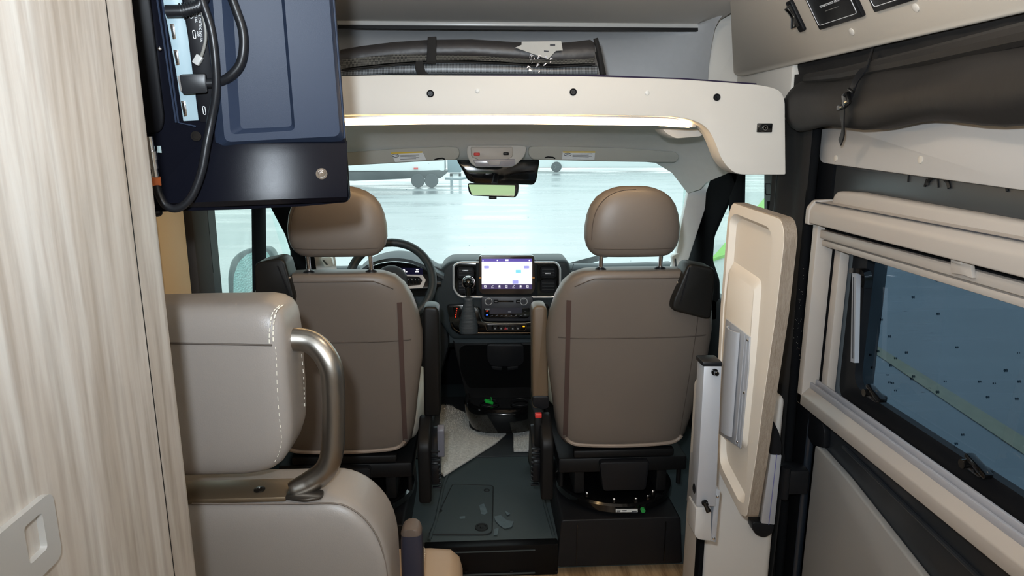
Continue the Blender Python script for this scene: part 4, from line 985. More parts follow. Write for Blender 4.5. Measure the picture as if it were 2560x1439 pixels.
# gloss console surround with bronze edge
low = rp([K(x, y, 2.95) for x, y in ((1116, 764), (1160, 762), (1200, 770), (1206, 800), (1222, 806), (1330, 806), (1340, 770), (1372, 762), (1380, 822), (1368, 836), (1150, 838), (1128, 822))], 0.012, 3)
part('gloss_surround', MB().prism(low, (0, 0.06, 0), bev=0.006), blk_g, db)
part('bronze_trim', MB().tube(crv([K(x, y, 2.942) for x, y in ((1128, 808), (1136, 822), (1155, 830), (1200, 832), (1280, 832), (1340, 832))], 4), 0.0035, 8), mat('bronze_chrome', S(150, 125, 100), 0.15, 1.0), db)
part('stack_trim', MB().tube(crv([K(x, y, 2.944) for x, y in ((1186, 764), (1196, 776), (1202, 796), (1216, 806), (1300, 808), (1336, 804))], 4), 0.0018, 6), mat('thin_trim', S(110, 116, 118), 0.3, 0.8), db)
sb = part('switch_row', MB().prism(rp([K(x, y, 2.943) for x, y in ((1214, 811), (1316, 811), (1312, 826), (1218, 826))], 0.008), (0, 0.01, 0), bev=0.001), blk_g, db)
part('switch_row_trim', MB().tube(rp([K(x, y, 2.942) for x, y in ((1213, 810), (1317, 810), (1313, 827), (1217, 827))], 0.01), 0.0012, 6, closed=True), mat('brown_trim', S(110, 92, 78), 0.3, 0.6), sb)
for k, x in enumerate((1224, 1238, 1253, 1268, 1282, 1295)):
    part('switch_button', MB().prism(rp([K(a, b, 2.941) for a, b in ((x - 5, 814), (x + 5, 814), (x + 5, 824), (x - 5, 824))], 0.002), (0, 0.004, 0)), blk_s, sb)
    if k: part('switch_glyph', MB().prism([K(a, b, 2.9405) for a, b in ((x - 2, 819), (x + 1, 819), (x + 2, 822.5), (x - 2, 822.5))], (0, 0.0003, 0)), red_m if k == 3 - 1 + 0 and False else (red_m if x == 1268 - 4 else mat('switch_print', S(150, 150, 150), 0.5)), sb)
part('hazard_glyph', MB().prism([K(a, b, 2.940) for a, b in ((1264, 817), (1268, 823), (1260, 823))], (0, 0.0003, 0)), mat('hazard_red', S(190, 50, 60), 0.4), sb)
part('amber_light', MB().prism([K(a, b, 2.940) for a, b in ((1307, 814), (1312, 814), (1312, 817), (1307, 817))], (0, 0.0003, 0)), amber, sb)
# gear indicator
gi = part('gear_indicator', MB().prism(rp([K(x, y, 2.944) for x, y in ((1132, 766), (1150, 765), (1145, 796), (1137, 797))], 0.004), (0, 0.01, 0)), blk_g, db)
m = MB()
for k in range(5): m.box(K(1142.5 - k * 0.9, 771 + k * 5.2, 2.943), (0.0045, 0.002, 0.0045))
part('backlit_letter', m, red_e, gi)
# lower centre: recess, lined pocket and cup-holder tray
part('lower_console', MB().prism(rp([K(x, y, 3.02) for x, y in ((1128, 838), (1380, 838), (1372, 960), (1380, 1010), (1170, 1010), (1150, 930))], 0.02), (0, 0.25, 0), bev=0.015), blk, db)
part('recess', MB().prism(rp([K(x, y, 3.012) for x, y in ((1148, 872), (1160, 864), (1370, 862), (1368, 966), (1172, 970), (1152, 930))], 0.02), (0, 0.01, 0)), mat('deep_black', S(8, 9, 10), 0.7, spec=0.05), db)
fl = part('holder_flap', MB().prism(rp([K(x, y, 2.985) for x, y in ((1217, 860), (1309, 860), (1310, 905), (1300, 915), (1268, 916), (1260, 916), (1228, 915), (1218, 900))], 0.014), (0, 0.02, 0), bev=0.004), blk_s, db)
part('flap_foot', MB().prism([K(x, y, 2.98) for x, y in ((1228, 915), (1255, 917), (1256, 926), (1233, 924))], (0, 0.02, 0), bev=0.002).prism([K(x, y, 2.98) for x, y in ((1268, 917), (1296, 915), (1294, 923), (1269, 926))], (0, 0.02, 0), bev=0.002), blk_s, fl)
cb = thing('cup_holder_tray', 'gloss black oval cup holder tray at the foot of the centre console', 'tray', (0.13, 2.95, 0.19))
c_ = V((0.125, 2.98, 0))
ringz = lambda s, z: sup((c_.x, c_.y, z), 0.185 * s, 0.17 * s, 2.6, 44)
part('bowl', MB().loft([ringz(0.86, 0.165), ringz(0.98, 0.22), ringz(1.0, 0.27), ringz(0.98, 0.283), ringz(0.90, 0.284), ringz(0.86, 0.262), ringz(0.2, 0.258)]), blk_g, cb, ang=50)
part('rim', MB().tube([V((c_.x + 0.186 * math.cos(a), c_.y - 0.17 * math.sin(a), 0.262)) for a in [math.pi * k / 20 for k in range(21)]], 0.003, 8), mat('dark_chrome', S(120, 120, 120), 0.15, 1.0), cb)
for dx in (-0.07, 0.07):
    part('cup_ring', MB().tube([V((c_.x + dx + 0.042 * math.cos(a), c_.y - 0.04 + 0.042 * math.sin(a), 0.266)) for a in [k / 24 * 6.283 for k in range(24)]], 0.003, 6, closed=True), blk_s, cb)
part('pedestal', MB().loft([sup((c_.x, 3.03, z), a, 0.13, 3, 32) for z, a in ((0.117, 0.17), (0.17, 0.16))]), blk, cb)
g_ = at(1222, 992, Z=0.30)
gt = one('green_tag', MB().box(g_, (0.040, 0.022, 0.012), rot=Matrix.Rotation(R(25), 3, 'Y') @ Matrix.Rotation(R(20), 3, 'Z'), bev=0.003).tube([g_ + V((0.012, 0, 0.006)), g_ + V((0.010, 0.0, 0.022))], 0.0015, 6), green_m, 'small bright green plastic tag lying in the cup holder tray', 'tag')
gt.location = (0, 0, -0.022)

# gear lever
gl = thing('gear_lever', 'gear lever with gloss ball knob and tapering rubber boot', 'gear lever', tuple(K(1171, 828, 2.93)))
YG = 2.90
part('knob', MB().ell(K(1171, 706, YG), (0.0265, 0.0265, 0.028), 24).lathe(K(1171, 714, YG), (0, 0, -1), [(0, 0.018), (0.02, 0.0155), (0.045, 0.0145)]), blk_g, gl, ang=60)
part('knob_rim', MB().tube([K(1171, 706, YG) + V((0.0262 * math.cos(a), 0.0, 0.0282 * math.sin(a))) for a in [k / 24 * 6.283 for k in range(24)]], 0.0022, 6, closed=True), chrome, gl)
part('collar', MB().lathe(K(1171, 744, YG), (0, 0, -1), [(0, 0.018), (0.004, 0.019), (0.010, 0.018)]), mat('collar_grey', S(90, 94, 98), 0.4), gl)
part('boot', MB().loft([sup(tuple(K(x, y, YG + 0.01)), w, w * 0.8, 3, 24) for x, y, w in ((1171, 748, 0.018), (1171, 768, 0.026), (1171, 790, 0.034), (1171, 815, 0.042), (1172, 830, 0.040))]), mat('boot_rubber', S(52, 58, 62), 0.55, bump=('Z', 60, 0.3)), gl, ang=60)

# steering wheel and instruments
sw = thing('steering_wheel', 'black leather steering wheel behind the driver seat', 'steering wheel', tuple(at(980, 700, Y=2.72)))
cw = at(978, 702, Y=2.74); nrm = V((0.06, -0.86, 0.50)).normalized()
uu = V((1, 0, 0)); uu = (uu - nrm * uu.dot(nrm)).normalized(); vv = nrm.cross(uu)
if vv.z < 0: vv = -vv
wh = lambda a, r_, o=0.0: cw + uu * math.cos(a) * r_ + vv * math.sin(a) * r_ + nrm * o
whl = mat('wheel_leather', S(40, 46, 48), 0.5, bump=('noise', 500, 0.3))
part('rim', MB().tube([wh(k / 48 * 6.2832, 0.168) for k in range(48)], 0.0175, 14, closed=True), whl, sw, ang=60)
for a in (0.0, math.pi):
    sg = 1 if a == 0 else -1
    part('spoke', MB().prism(rp([wh(a, 0.155) + vv * 0.03, wh(a, 0.155) - vv * 0.03, wh(a, 0.04) - vv * 0.035, wh(a, 0.04) + vv * 0.03], 0.01), -nrm * 0.02, bev=0.005), blk_s, sw)
    tr_ = rp([wh(a, 0.14, 0.003) + vv * 0.004, wh(a, 0.128, 0.003) - vv * 0.03, wh(a, 0.06, 0.003) - vv * 0.035, wh(a, 0.06, 0.003) - vv * 0.024, wh(a, 0.118, 0.003) - vv * 0.018, wh(a, 0.126, 0.003) + vv * 0.002, wh(a, 0.112, 0.003) + vv * 0.018, wh(a, 0.06, 0.003) + vv * 0.02, wh(a, 0.06, 0.003) + vv * 0.026, wh(a, 0.125, 0.003) + vv * 0.026], 0.004)
    part('spoke_trim', MB().prism(tr_, nrm * 0.003), alu, sw)
    for k in range(4):
        b_ = wh(a, 0.068 + 0.014 * k, 0.004) - vv * 0.002; part('wheel_button', MB().box(b_, (0.011, 0.004, 0.024), bev=0.002), blk_g, sw)
part('lower_spoke', MB().prism(rp([wh(-1.9, 0.15), wh(-1.25, 0.15), wh(-0.9, 0.05), wh(-2.2, 0.05)], 0.01), -nrm * 0.02, bev=0.005), blk_s, sw)
part('airbag_cover', MB().ell(cw + nrm * 0.002, (0.068, 0.03, 0.066), 24, rot=Matrix((uu, nrm, vv)).transposed()), mat('airbag_grey', S(44, 46, 50), 0.55), sw)
part('column', MB().tube([cw - nrm * 0.01, cw - nrm * 0.10], 0.04), blk, sw)
part('stalk', MB().tube([cw - nrm * 0.05 + uu * 0.05, cw - nrm * 0.06 + uu * 0.20 + vv * 0.01], [0.006, 0.010], 8), blk_s, sw)

ic = thing('instrument_cluster', 'hooded instrument cluster with lit white symbols behind the steering wheel', 'instrument cluster', tuple(K(1005, 700, 2.96)))
Ki = lambda x, y, d=2.93: at(x, y, Y=d)
hood = crv([Ki(x, y) for x, y in ((880, 706), (900, 676), (930, 656), (975, 645), (1020, 648), (1060, 662), (1095, 682), (1110, 690))], 4)
part('hood', MB().sheet([[p + V((0, 0, 0)) for p in hood], [p + V((0, 0.10, 0.012)) for p in hood], [p + V((0, 0.2, 0.0)) for p in hood]], (0, 0, -0.014)), dash_m, ic, ang=60)
part('face', MB().prism(rp([Ki(x, y, 2.99) for x, y in ((886, 712), (905, 682), (940, 662), (980, 655), (1030, 660), (1080, 682), (1092, 700), (1080, 740), (900, 740))], 0.02), (0, 0.02, 0)), blk_g, ic)
part('display', MB().prism([Ki(x, y, 2.987) for x, y in ((958, 669), (1056, 670), (1058, 694), (958, 694))], (0, 0.002, 0)), mat('cluster_lcd', S(24, 22, 44), 0.2, emit=S(26, 24, 60), estr=0.25), ic)
m = MB()
for x0, y0, x1, y1 in ((993, 673, 999, 679), (1040, 673, 1046, 675), (1038, 678, 1047, 680), (1015, 678, 1018, 680)):
    m.prism([Ki(x, y, 2.986) for x, y in ((x0, y0), (x1, y0), (x1, y1), (x0, y1))], (0, 0.0005, 0))
m.tube(rp([Ki(x, y, 2.986) for x, y in ((1007, 674), (1012, 674), (1012, 681), (1007, 681))], 0.003), 0.0014, 5, closed=True)
part('lit_symbol', m, glyph, ic)
part('warning_light', MB().prism([Ki(x, y, 2.986) for x, y in ((969, 674), (974, 674), (975, 679), (970, 679))], (0, 0.0005, 0)), amber, ic)
part('warning_light', MB().prism([Ki(x, y, 2.986) for x, y in ((1045, 690), (1050, 690), (1050, 693), (1045, 693))], (0, 0.0005, 0)), red_e, ic)
part('shroud', MB().prism(rp([Ki(x, y, 2.98) for x, y in ((1080, 664), (1108, 674), (1112, 690), (1095, 720), (1070, 745), (1060, 735), (1088, 700), (1085, 684))], 0.01), (0, 0.05, 0), bev=0.004), dash_d, ic)

# wiper arm and A-pillar vents
wp = thing('wiper', 'dark wiper arm outside the lower windscreen behind the passenger headrest', 'wiper', tuple(at(1450, 655, Y=3.72)))
part('arm', MB().tube([at(1404, 668, Y=3.74), at(1450, 655, Y=3.74), at(1530, 634, Y=3.70)], 0.012, 8), bodyp2, wp)
part('blade', MB().tube([at(1424, 672, Y=3.72), at(1500, 647, Y=3.68)], 0.009, 6), bodyp2, wp)
for pts in (((1680, 640), (1698, 632), (1702, 668), (1684, 672)), ((800, 644), (828, 642), (834, 664), (812, 668))):
    d_ = 2.92
    v_ = struct('trim_%d' % (16 if pts[0][0] > 1000 else 17), MB().prism(rp([at(x, y, Y=d_) for x, y in pts], 0.008), (0, 0.03, 0), bev=0.003), liner)
    m = MB()
    for k in range(3):
        f_ = (k + 1) / 4
        m.tube([at(pts[0][0] + 5 + f_ * 6, pts[0][1] + 6, Y=d_ - 0.002), at(pts[3][0] + 3 + f_ * 6, pts[3][1] - 6, Y=d_ - 0.002)], 0.0012, 5)
    part('vent_slat', m, pill_g, v_)

# ================================================================== CAPTAIN SEATS
def seat(label, pxc, mir, arm_mat, px_c_top):
    """pxc: pixel centre; mir=+1 aisle side is at -x (kerb seat), -1 aisle side at +x"""
    def yb(z): return 1.985 + 0.10 * (1.05 - z) / 0.6
    c = at(pxc, 860, Y=2.03); cx_ = c.x
    t = thing('captain_seat', label, 'seat', (cx_, 2.3, 0.115), 'front captain seats')
    # backrest
    rows_ = [(1.058, 0.130, 0.030), (1.054, 0.165, 0.050), (1.040, 0.195, 0.062), (1.015, 0.220, 0.068), (0.975, 0.240, 0.072), (0.915, 0.257, 0.076), (0.85, 0.266, 0.078), (0.77, 0.264, 0.08), (0.69, 0.252, 0.08), (0.61, 0.240, 0.08), (0.53, 0.229, 0.08), (0.475, 0.218, 0.076), (0.448, 0.200, 0.064), (0.440, 0.17, 0.045)]
    rings = []
    for z, hw, th in rows_:
        y0 = yb(z) + (0.078 - th) * 0.4
        rings.append(sup((cx_, y0 + th, z), hw, th, 3.4, 44))
    back = part('backrest', MB().loft(rings), leather, t, ang=60)
    sf = lambda x, z, o=0.0: V((cx_ + x, surf(x, z) - o, z))

    def surf(x, z):
        for (z1, h1, t1), (z2, h2, t2) in zip(rows_[:-1], rows_[1:]):
            if z2 <= z <= z1:
                f_ = (z1 - z) / (z1 - z2); hw = h1 + (h2 - h1) * f_; th = t1 + (t2 - t1) * f_
                break
        else: hw, th = (rows_[0][1], rows_[0][2]) if z > rows_[0][0] else (rows_[-1][1], rows_[-1][2])
        y0 = yb(z) + (0.078 - th) * 0.4 + th
        q = max(0, 1 - (abs(x) / hw) ** 3.4) ** (1 / 3.4) if abs(x) < hw else 0
        return y0 - th * q
    s = -mir   # aisle side sign
    # webbing strip down the aisle edge of the back, and seams
    zs = [0.965 - k * 0.025 for k in range(21)]
    edge = lambda z: s * (0.205 - 0.03 * max(0, (0.9 - z)) ** 1.0 * 0.6 + 0.0)
    part('webbing', MB().sheet([[sf(edge(z) - s * 0.006, z, 0.0025) for z in zs], [sf(edge(z) + s * 0.008, z, 0.0025) for z in zs]], (0, 0.003, 0)), web_m, t, label='dark brown webbing strip')
    part('seam', MB().tube([sf(x, 0.842, 0.0) for x in [(-0.235 + 0.47 * k / 24) for k in range(25)]], 0.0022, 6).tube([sf(-s * 0.20 * (1 - 0.15 * max(0, .9 - z)), z, 0.0) for z in [1.0 - k * 0.03 for k in range(19)]], 0.0014, 6).tube([sf(x, 1.036 - 0.8 * max(0, abs(x) - 0.13) ** 1.2, 0.001) for x in [(-0.19 + 0.38 * k / 20) for k in range(21)]], 0.0016, 6), seam_m, t)
    part('piping', MB().tube(crv([sf(-0.195, 0.475, 0.004), sf(-0.182, 0.460, 0.004), sf(-0.15, 0.452, 0.004), sf(-0.05, 0.449, 0.004), sf(0.05, 0.449, 0.004), sf(0.15, 0.452, 0.004), sf(0.182, 0.460, 0.004), sf(0.195, 0.475, 0.004)], 4), 0.0065, 8), pipe_m, t)
    # headrest
    hx = at(px_c_top, 560, Y=2.0).x
    hr = [(468, 34, 0.020), (472, 52, 0.032), (481, 74, 0.040), (495, 93, 0.046), (515, 107, 0.050), (540, 116, 0.053), (570, 121, 0.054), (598, 121, 0.053), (618, 116, 0.050), (632, 107, 0.046), (641, 96, 0.038), (645, 84, 0.025)]
    rings = []
    for py, hwp, th in hr:
        p = at(px_c_top, py, Y=1.99); k_ = 1.99 / 1707 * 1.025
        rings.append(sup((hx, 2.035 + 0.0, p.z), hwp * k_, th, 2.7, 40))
    hd = part('headrest', MB().loft(rings), leather, t, ang=60)
    pz = lambda py: at(px_c_top, py, Y=1.99).z
    hs = []
    for k in range(17):
        a = math.pi * (0.50 + 0.50 * k / 16); ex = hx + 0.128 * math.copysign(abs(math.cos(a)) ** 0.8, math.cos(a)); ez = pz(600) + (pz(474) - pz(600)) * abs(math.sin(a)) ** 0.7
        # drop on to the surface
        q = abs(ex - hx)
        hs.append(V((ex, 0, ez)))

    def hy(x, z):
        best = None
        for (pa, ha, ta), (pb_, hb, tb) in zip(hr[:-1], hr[1:]):
            if pz(pb_) <= z <= pz(pa):
                f_ = (pz(pa) - z) / (pz(pa) - pz(pb_)); hw = (ha + (hb - ha) * f_) * 1.99 / 1707 * 1.025; th = ta + (tb - ta) * f_
                q = max(0, 1 - (abs(x - hx) / hw) ** 2.7) ** (1 / 2.7) if abs(x - hx) < hw else 0
                return 2.035 - th * q
        return 2.035 - 0.02
    part('seam', MB().tube([V((p.x, hy(p.x, p.z) - 0.0005, p.z)) for p in hs], 0.0013, 6).tube([V((hx + x, hy(hx + x, pz(622)) - 0.0005, pz(622))) for x in [(-0.12 + 0.24 * k / 20) for k in range(21)]], 0.0014, 6), seam_m, hd)
    for dx in (-0.092, 0.092):
        p0 = V((hx + dx, 2.03, pz(640))); p1 = V((hx + dx, 2.035, 1.05))
        ps = part('headrest_post', MB().cyl(p0, p1, 0.0065, n=16), chrome, t)
        part('post_collar', MB().lathe(V((hx + dx, 2.035, 1.050)), (0, 0, 1), [(0, 0.020), (0.010, 0.017), (0.014, 0.009)]), blk_s, ps)
    # cushion, side covers, belt stalk, swivel and rails
    part('cushion', MB().loft([sup((cx_, y, 0.50 + 0.02 * math.sin((y - 2.1) * 5)), w, h, 4, 36, (0, 2)) for y, w, h in ((2.14, 0.20 if mir < 0 else 0.17, 0.05), (2.17, 0.235 if mir < 0 else 0.19, 0.07), (2.35, 0.25 if mir < 0 else 0.20, 0.08), (2.55, 0.25, 0.08), (2.62, 0.24, 0.06), (2.64, 0.20, 0.03))]), mat('seat_leather_front', S(178, 170, 156), 0.5, bump=('noise', 600, 0.3)), t, ang=60)
    xa = cx_ + s * 0.245
    part('side_cover', MB().prism(rp([V((xa, y, z)) for y, z in ((2.02, 0.50), (2.14, 0.56), (2.20, 0.50), (2.60, 0.42), (2.60, 0.33), (2.10, 0.33), (2.02, 0.28))], 0.03), (s * 0.04, 0, 0), bev=0.012, seg=3), blk, t)
    cv = part('hinge_cover', MB().prism(rp([V((xa + s * 0.035, y, z)) for y, z in ((2.06, 0.40), (2.12, 0.47), (2.18, 0.50), (2.22, 0.44), (2.24, 0.34), (2.08, 0.32))], 0.02), (s * 0.03, 0, 0), bev=0.008), blk_s, t)
    m_ = MB()
    for k in range(9): m_.box(V((xa + s * 0.055, 2.055 + 0.004 * k, 0.46 - 0.018 * k)), (0.028, 0.012, 0.005), bev=0.0015)
    part('bellows_rib', m_, blk_s, cv)
    if mir < 0:
        part('recline_lever', MB().prism(rp([V((xa + s * 0.062, y, z)) for y, z in ((2.06, 0.53), (2.075, 0.545), (2.085, 0.53), (2.065, 0.44), (2.05, 0.44))], 0.006), (s * 0.022, 0, 0), bev=0.004), mat('lever_grey', S(94, 96, 106), 0.4), t)
    else:
        bk = part('belt_buckle', MB().box(V((xa + s * 0.045, 2.10, 0.505)), (0.026, 0.035, 0.11), bev=0.008), blk, t)
        part('buckle_button', MB().box(V((xa + s * 0.045, 2.088, 0.563)), (0.022, 0.016, 0.016), bev=0.003), red_m, bk, label='red buckle button')
    part('cross_bar', MB().b2((cx_ - 0.17, 2.09, 0.405), (cx_ + 0.17, 2.12, 0.432), bev=0.006).b2((cx_ - 0.22, 2.10, 0.345), (cx_ + 0.22, 2.56, 0.40), bev=0.01), blk, t)
    part('rear_cover', MB().prism(rp([V((cx_ + x, 2.075, z)) for x, z in ((-0.085, 0.395), (0.085, 0.395), (0.075, 0.29), (-0.07, 0.29))], 0.012), (0, 0.06, 0), bev=0.008), blk_s, t)
    part('swivel_plate', MB().lathe(V((cx_ + 0.0, 2.26, 0.250)), (0, 0, 1), [(-0.035, 0.195), (-0.028, 0.208), (-0.006, 0.208), (0.0, 0.200), (0.006, 0.06), (0.10, 0.06)], 44), blk_g, t)
    for dx, dy in ((-0.115, 2.13), (0.115, 2.13), (-0.03, 2.085), (0.045, 2.085), (0.09, 2.10)):
        part('bolt', MB().lathe(V((cx_ + dx, dy, 0.254)), (0, -0.3, 1), [(0, 0.007), (0.006, 0.007), (0.008, 0.004), (0.008, 0.001)], 12), chrome, t)
    for q in (-1, 1):
        part('mount_block', MB().b2((cx_ + q * 0.1425 - 0.0175, 2.13, 0.255), (cx_ + q * 0.1425 + 0.0175, 2.50, 0.36), bev=0.004), blk, t)
        part('bolt', MB().cyl((cx_ + q * 0.205, 2.14, 0.28), (cx_ + q * 0.205, 2.14, 0.35), 0.008), blk, t)
    if mir > 0:
        lb = part('label_sticker', MB().prism([V((cx_ - 0.032, 2.046, 0.241)), V((cx_ + 0.042, 2.046, 0.239)), V((cx_ + 0.042, 2.044, 0.229)), V((cx_ - 0.032, 2.044, 0.231))], (0, -0.002, 0)), mat('sticker_white', S(200, 202, 200), 0.5), t, label='white label sticker')
        m_ = MB()
        for k in range(5): m_.b2((cx_ - 0.028 + 0.0025 * k, 2.040, 0.232), (cx_ - 0.0268 + 0.0025 * k, 2.0425, 0.238))
        m_.b2((cx_ - 0.010, 2.040, 0.2355), (cx_ + 0.004, 2.0425, 0.2372)).b2((cx_ + 0.022, 2.040, 0.2315), (cx_ + 0.038, 2.0425, 0.2335))
        part('print', m_, inkd, lb)
        part('green_dot', MB().cyl((cx_ + 0.060, 2.052, 0.234), (cx_ + 0.060, 2.040, 0.234), 0.0075), mat('green_paint', S(40, 150, 70), 0.5), t)
    # pedestal box
    part('pedestal', MB().prism(rp([V((cx_ + x, 2.045, z)) for x, z in ((-0.215, 0.205), (0.19, 0.205), (0.205, 0.03), (-0.225, 0.03))], 0.012), (0, 0.45, 0), bev=0.018, seg=3), mat('pedestal_plastic', S(25, 25, 27), 0.45, spec=0.25, bump=('noise', 500, 0.3)), t)
    for q in (-0.16, 0.14): part('pedestal_seam', MB().tube([V((cx_ + q, 2.044, 0.19)), V((cx_ + q, 2.043, 0.04))], 0.002, 6), blk_g, t)
    return t, cx_, s, xa


ts1, cxa, sa, xa1 = seat("driver's taupe leather captain seat beside the steering wheel, its headrest half behind the television", 834, -1, blk, 838)
ts2, cxb, sb_, xb1 = seat('passenger taupe leather captain seat beside the folding table', 1582, 1, leather_dark, 1587)


def armrest(t, pts, d, m, side):
    po = rp([at(x, y, Y=d) for x, y in pts], [0.02, 0.02, 0.012, 0.012], 5)
    a_ = part('armrest', MB().prism(po, (0, 0.085, 0), bev=0.012, seg=3), m, t)
    return a_


armrest(ts1, ((1056, 766), (1097, 768), (1101, 1040), (1060, 1042)), 2.13, mat('black_armrest', S(18, 17, 16), 0.42, spec=0.25), 1)
a_ = armrest(ts2, ((1331, 766), (1368, 764), (1372, 1018), (1332, 1022)), 2.13, mat('brown_armrest', S(98, 82, 64), 0.45), 1)
part('armrest_cap', MB().prism(rp([at(x, y, Y=2.125) for x, y in ((1332, 990), (1373, 990), (1373, 1018), (1360, 1024), (1332, 1016))], 0.01), (0, 0.095, 0), bev=0.006), blk_s, a_)


def belt_box(t, pts, front, d, bolt):
    po = rp([at(x, y, Y=d) for x, y in pts], 0.02, 5)
    b_ = part('belt_housing', MB().prism(po, (0, 0.09, 0), bev=0.012, seg=3), mat('belt_housing_black', S(24, 23, 21), 0.42, spec=0.25), t)
    part('housing_crease', MB().tube([at(x, y, Y=d - 0.001) for x, y in front], 0.002, 6), blk_s, b_)
    part('bolt', MB().ell(at(*bolt, Y=d + 0.0), (0.004, 0.004, 0.004), 10), chrome, b_)


belt_box(ts1, ((634, 658), (694, 645), (712, 652), (737, 745), (730, 764), (640, 760)), ((694, 664), (728, 748)), 1.97, (724, 694))
belt_box(ts2, ((1722, 658), (1786, 670), (1790, 690), (1778, 800), (1680, 776), (1682, 752)), ((1724, 668), (1700, 760)), 1.97, (1694, 706))

# shaggy rugs in the cab
def rug(label, pts):
    po = [at(x, y, Z=0.123) for x, y in pts]
    m_ = MB().prism(po, (0, 0, 0.012), bev=0.003)
    cxx = sum((p for p in po), V((0, 0, 0))) / len(po)
    # tufts
    from mathutils import geometry
    t_ = m_.bm
    xs = [p.x for p in po]; ys = [p.y for p in po]
    def inside(x, y):
        c_ = False; n_ = len(po)
        for i in range(n_):
            a, b = po[i], po[i - 1]
            if (a.y > y) != (b.y > y) and x < (b.x - a.x) * (y - a.y) / (b.y - a.y) + a.x: c_ = not c_
        return c_
    k = 0; tries = 0
    while k < 2600 and tries < 20000:
        tries += 1
        x, y = random.uniform(min(xs), max(xs)), random.uniform(min(ys), max(ys))
        if not inside(x, y): continue
        k += 1
        a = random.uniform(0, 6.28); dx, dy = math.cos(a) * 0.0016, math.sin(a) * 0.0016; lx, ly = random.uniform(-.006, .006), random.uniform(-.006, .006)
        v1 = t_.verts.new((x - dx, y - dy, 0.134)); v2 = t_.verts.new((x + dx, y + dy, 0.134)); v3 = t_.verts.new((x + lx, y + ly, 0.134 + random.uniform(.006, .013)))
        v4 = t_.verts.new((x - dy, y + dx, 0.134))
        t_.faces.new((v1, v2, v3)); t_.faces.new((v2, v4, v3)); t_.faces.new((v4, v1, v3))
    return one('floor_rug', m_, rug_m, label, 'rug', 'grey rugs in the cab', ang=180)


rug('grey shag rug skewed beside the driver seat, pointed corner toward the console', [(1020, 1010), (1125, 1018), (1268, 1085), (1240, 1110), (1110, 1192), (1060, 1150)])
rug('grey shag rug beside the passenger seat with a cut square corner', [(1283, 1050), (1400, 1030), (1400, 1120), (1318, 1130), (1284, 1130)])
one('black_bag', MB().ell(at(1345, 1140, Z=0.17) , (0.042, 0.05, 0.07), 20), blk, 'small rounded black cover between the passenger seat and its rug', 'cover')

# ================================================================== WALL POD, GRAB HANDLE, TABLE
YP = 1.72
pa = at(1968, 990, Y=YP); pb = at(1756, 1400, Y=YP)
pod = thing('side_pod', 'cream moulded wall unit between the passenger seat and the sliding door', 'wall unit', (0.75, 1.8, 0))
part('body', MB().b2((pb.x, YP, 0.002), (pa.x, 1.90, pa.z), bev=0.022, seg=4), mat('pod_cream', S(208, 204, 198), 0.55, bump=('noise', 900, 0.15)), pod)
q = at(1934, 955, Z=pa.z + 0.001); part('top_hole', MB().lathe(q, (0, 0, 1), [(0, 0.022), (0.002, 0.021), (0.002, 0.014), (0.0, 0.013)]), blk_s, pod)
part('edge_strip', MB().b2((pb.x - 0.012, YP - 0.004, 0.002), (pb.x + 0.002, YP + 0.03, at(1750, 1340, Y=YP).z), bev=0.002), bodyp2, pod)

gh = thing('grab_handle', 'aluminium grab handle with black end caps on the cream wall pod', 'handle', tuple(at(1930, 1200, Y=1.69)))
G = lambda x, y, d=1.685: at(x, y, Y=d)
part('bar', MB().prism([G(1926, 1136), G(1955, 1137), G(1937, 1312), G(1903, 1308)], (0, 0.014, 0), bev=0.003), alu, gh)
part('bar_groove', MB().tube([G(1942, 1136, 1.684), G(1922, 1311, 1.684)], 0.0012, 5), mat('groove_blue', S(110, 110, 160), 0.4), gh)
part('end_cap', MB().prism(rp([G(x, y) for x, y in ((1920, 1050), (1934, 1051), (1948, 1080), (1955, 1110), (1954, 1138), (1924, 1136), (1925, 1100), (1916, 1075))], 0.008), (0, 0.035, 0), bev=0.006, seg=3), blk_s, gh)
part('end_cap', MB().prism(rp([G(x, y) for x, y in ((1882, 1304), (1938, 1311), (1932, 1334), (1912, 1345), (1890, 1338), (1880, 1320))], 0.012), (0, 0.035, 0), bev=0.006, seg=3), blk_s, gh)

TP = Plane(at(1895, 900, X=0.665), V((-1, -0.035, 0.0)))
tb = thing('folding_table', 'cream table leaf with wood edge stowed upright beside the passenger seat', 'table', tuple(TP.p(1860, 1290)))
outl = [(1831, 507), (1953, 548), (1961, 590), (1940, 780), (1910, 985), (1890, 1140), (1866, 1292), (1850, 1284), (1794, 1172), (1790, 1000), (1802, 760), (1820, 540)]
o_ = rp([TP.p(x, y) for x, y in outl], [0.015, 0.035, 0.02, 0, 0, 0, 0.012, 0.012, 0.03, 0, 0, 0.02], 5)
inn = [(1838, 533), (1922, 567), (1933, 596), (1914, 780), (1888, 985), (1872, 1120), (1862, 1258), (1848, 1252), (1800, 1158), (1797, 1000), (1809, 760), (1826, 545)]
i_ = rp([TP.p(x, y) for x, y in inn], [0.015, 0.025, 0.015, 0, 0, 0, 0.012, 0.012, 0.03, 0, 0, 0.015], 5)
fl_ = [p - TP.n * 0.016 + (sum(i_, V((0, 0, 0))) / len(i_) - p) * 0.04 for p in i_]
tcol = mat('table_cream', S(226, 216, 202), 0.5, bump=('noise', 700, 0.08))
part('tray_rim', MB().loft([[p - TP.n * 0.026 for p in o_], o_, [p + TP.n * 0.001 for p in i_], fl_], cap=True), tcol, tb, ang=40)
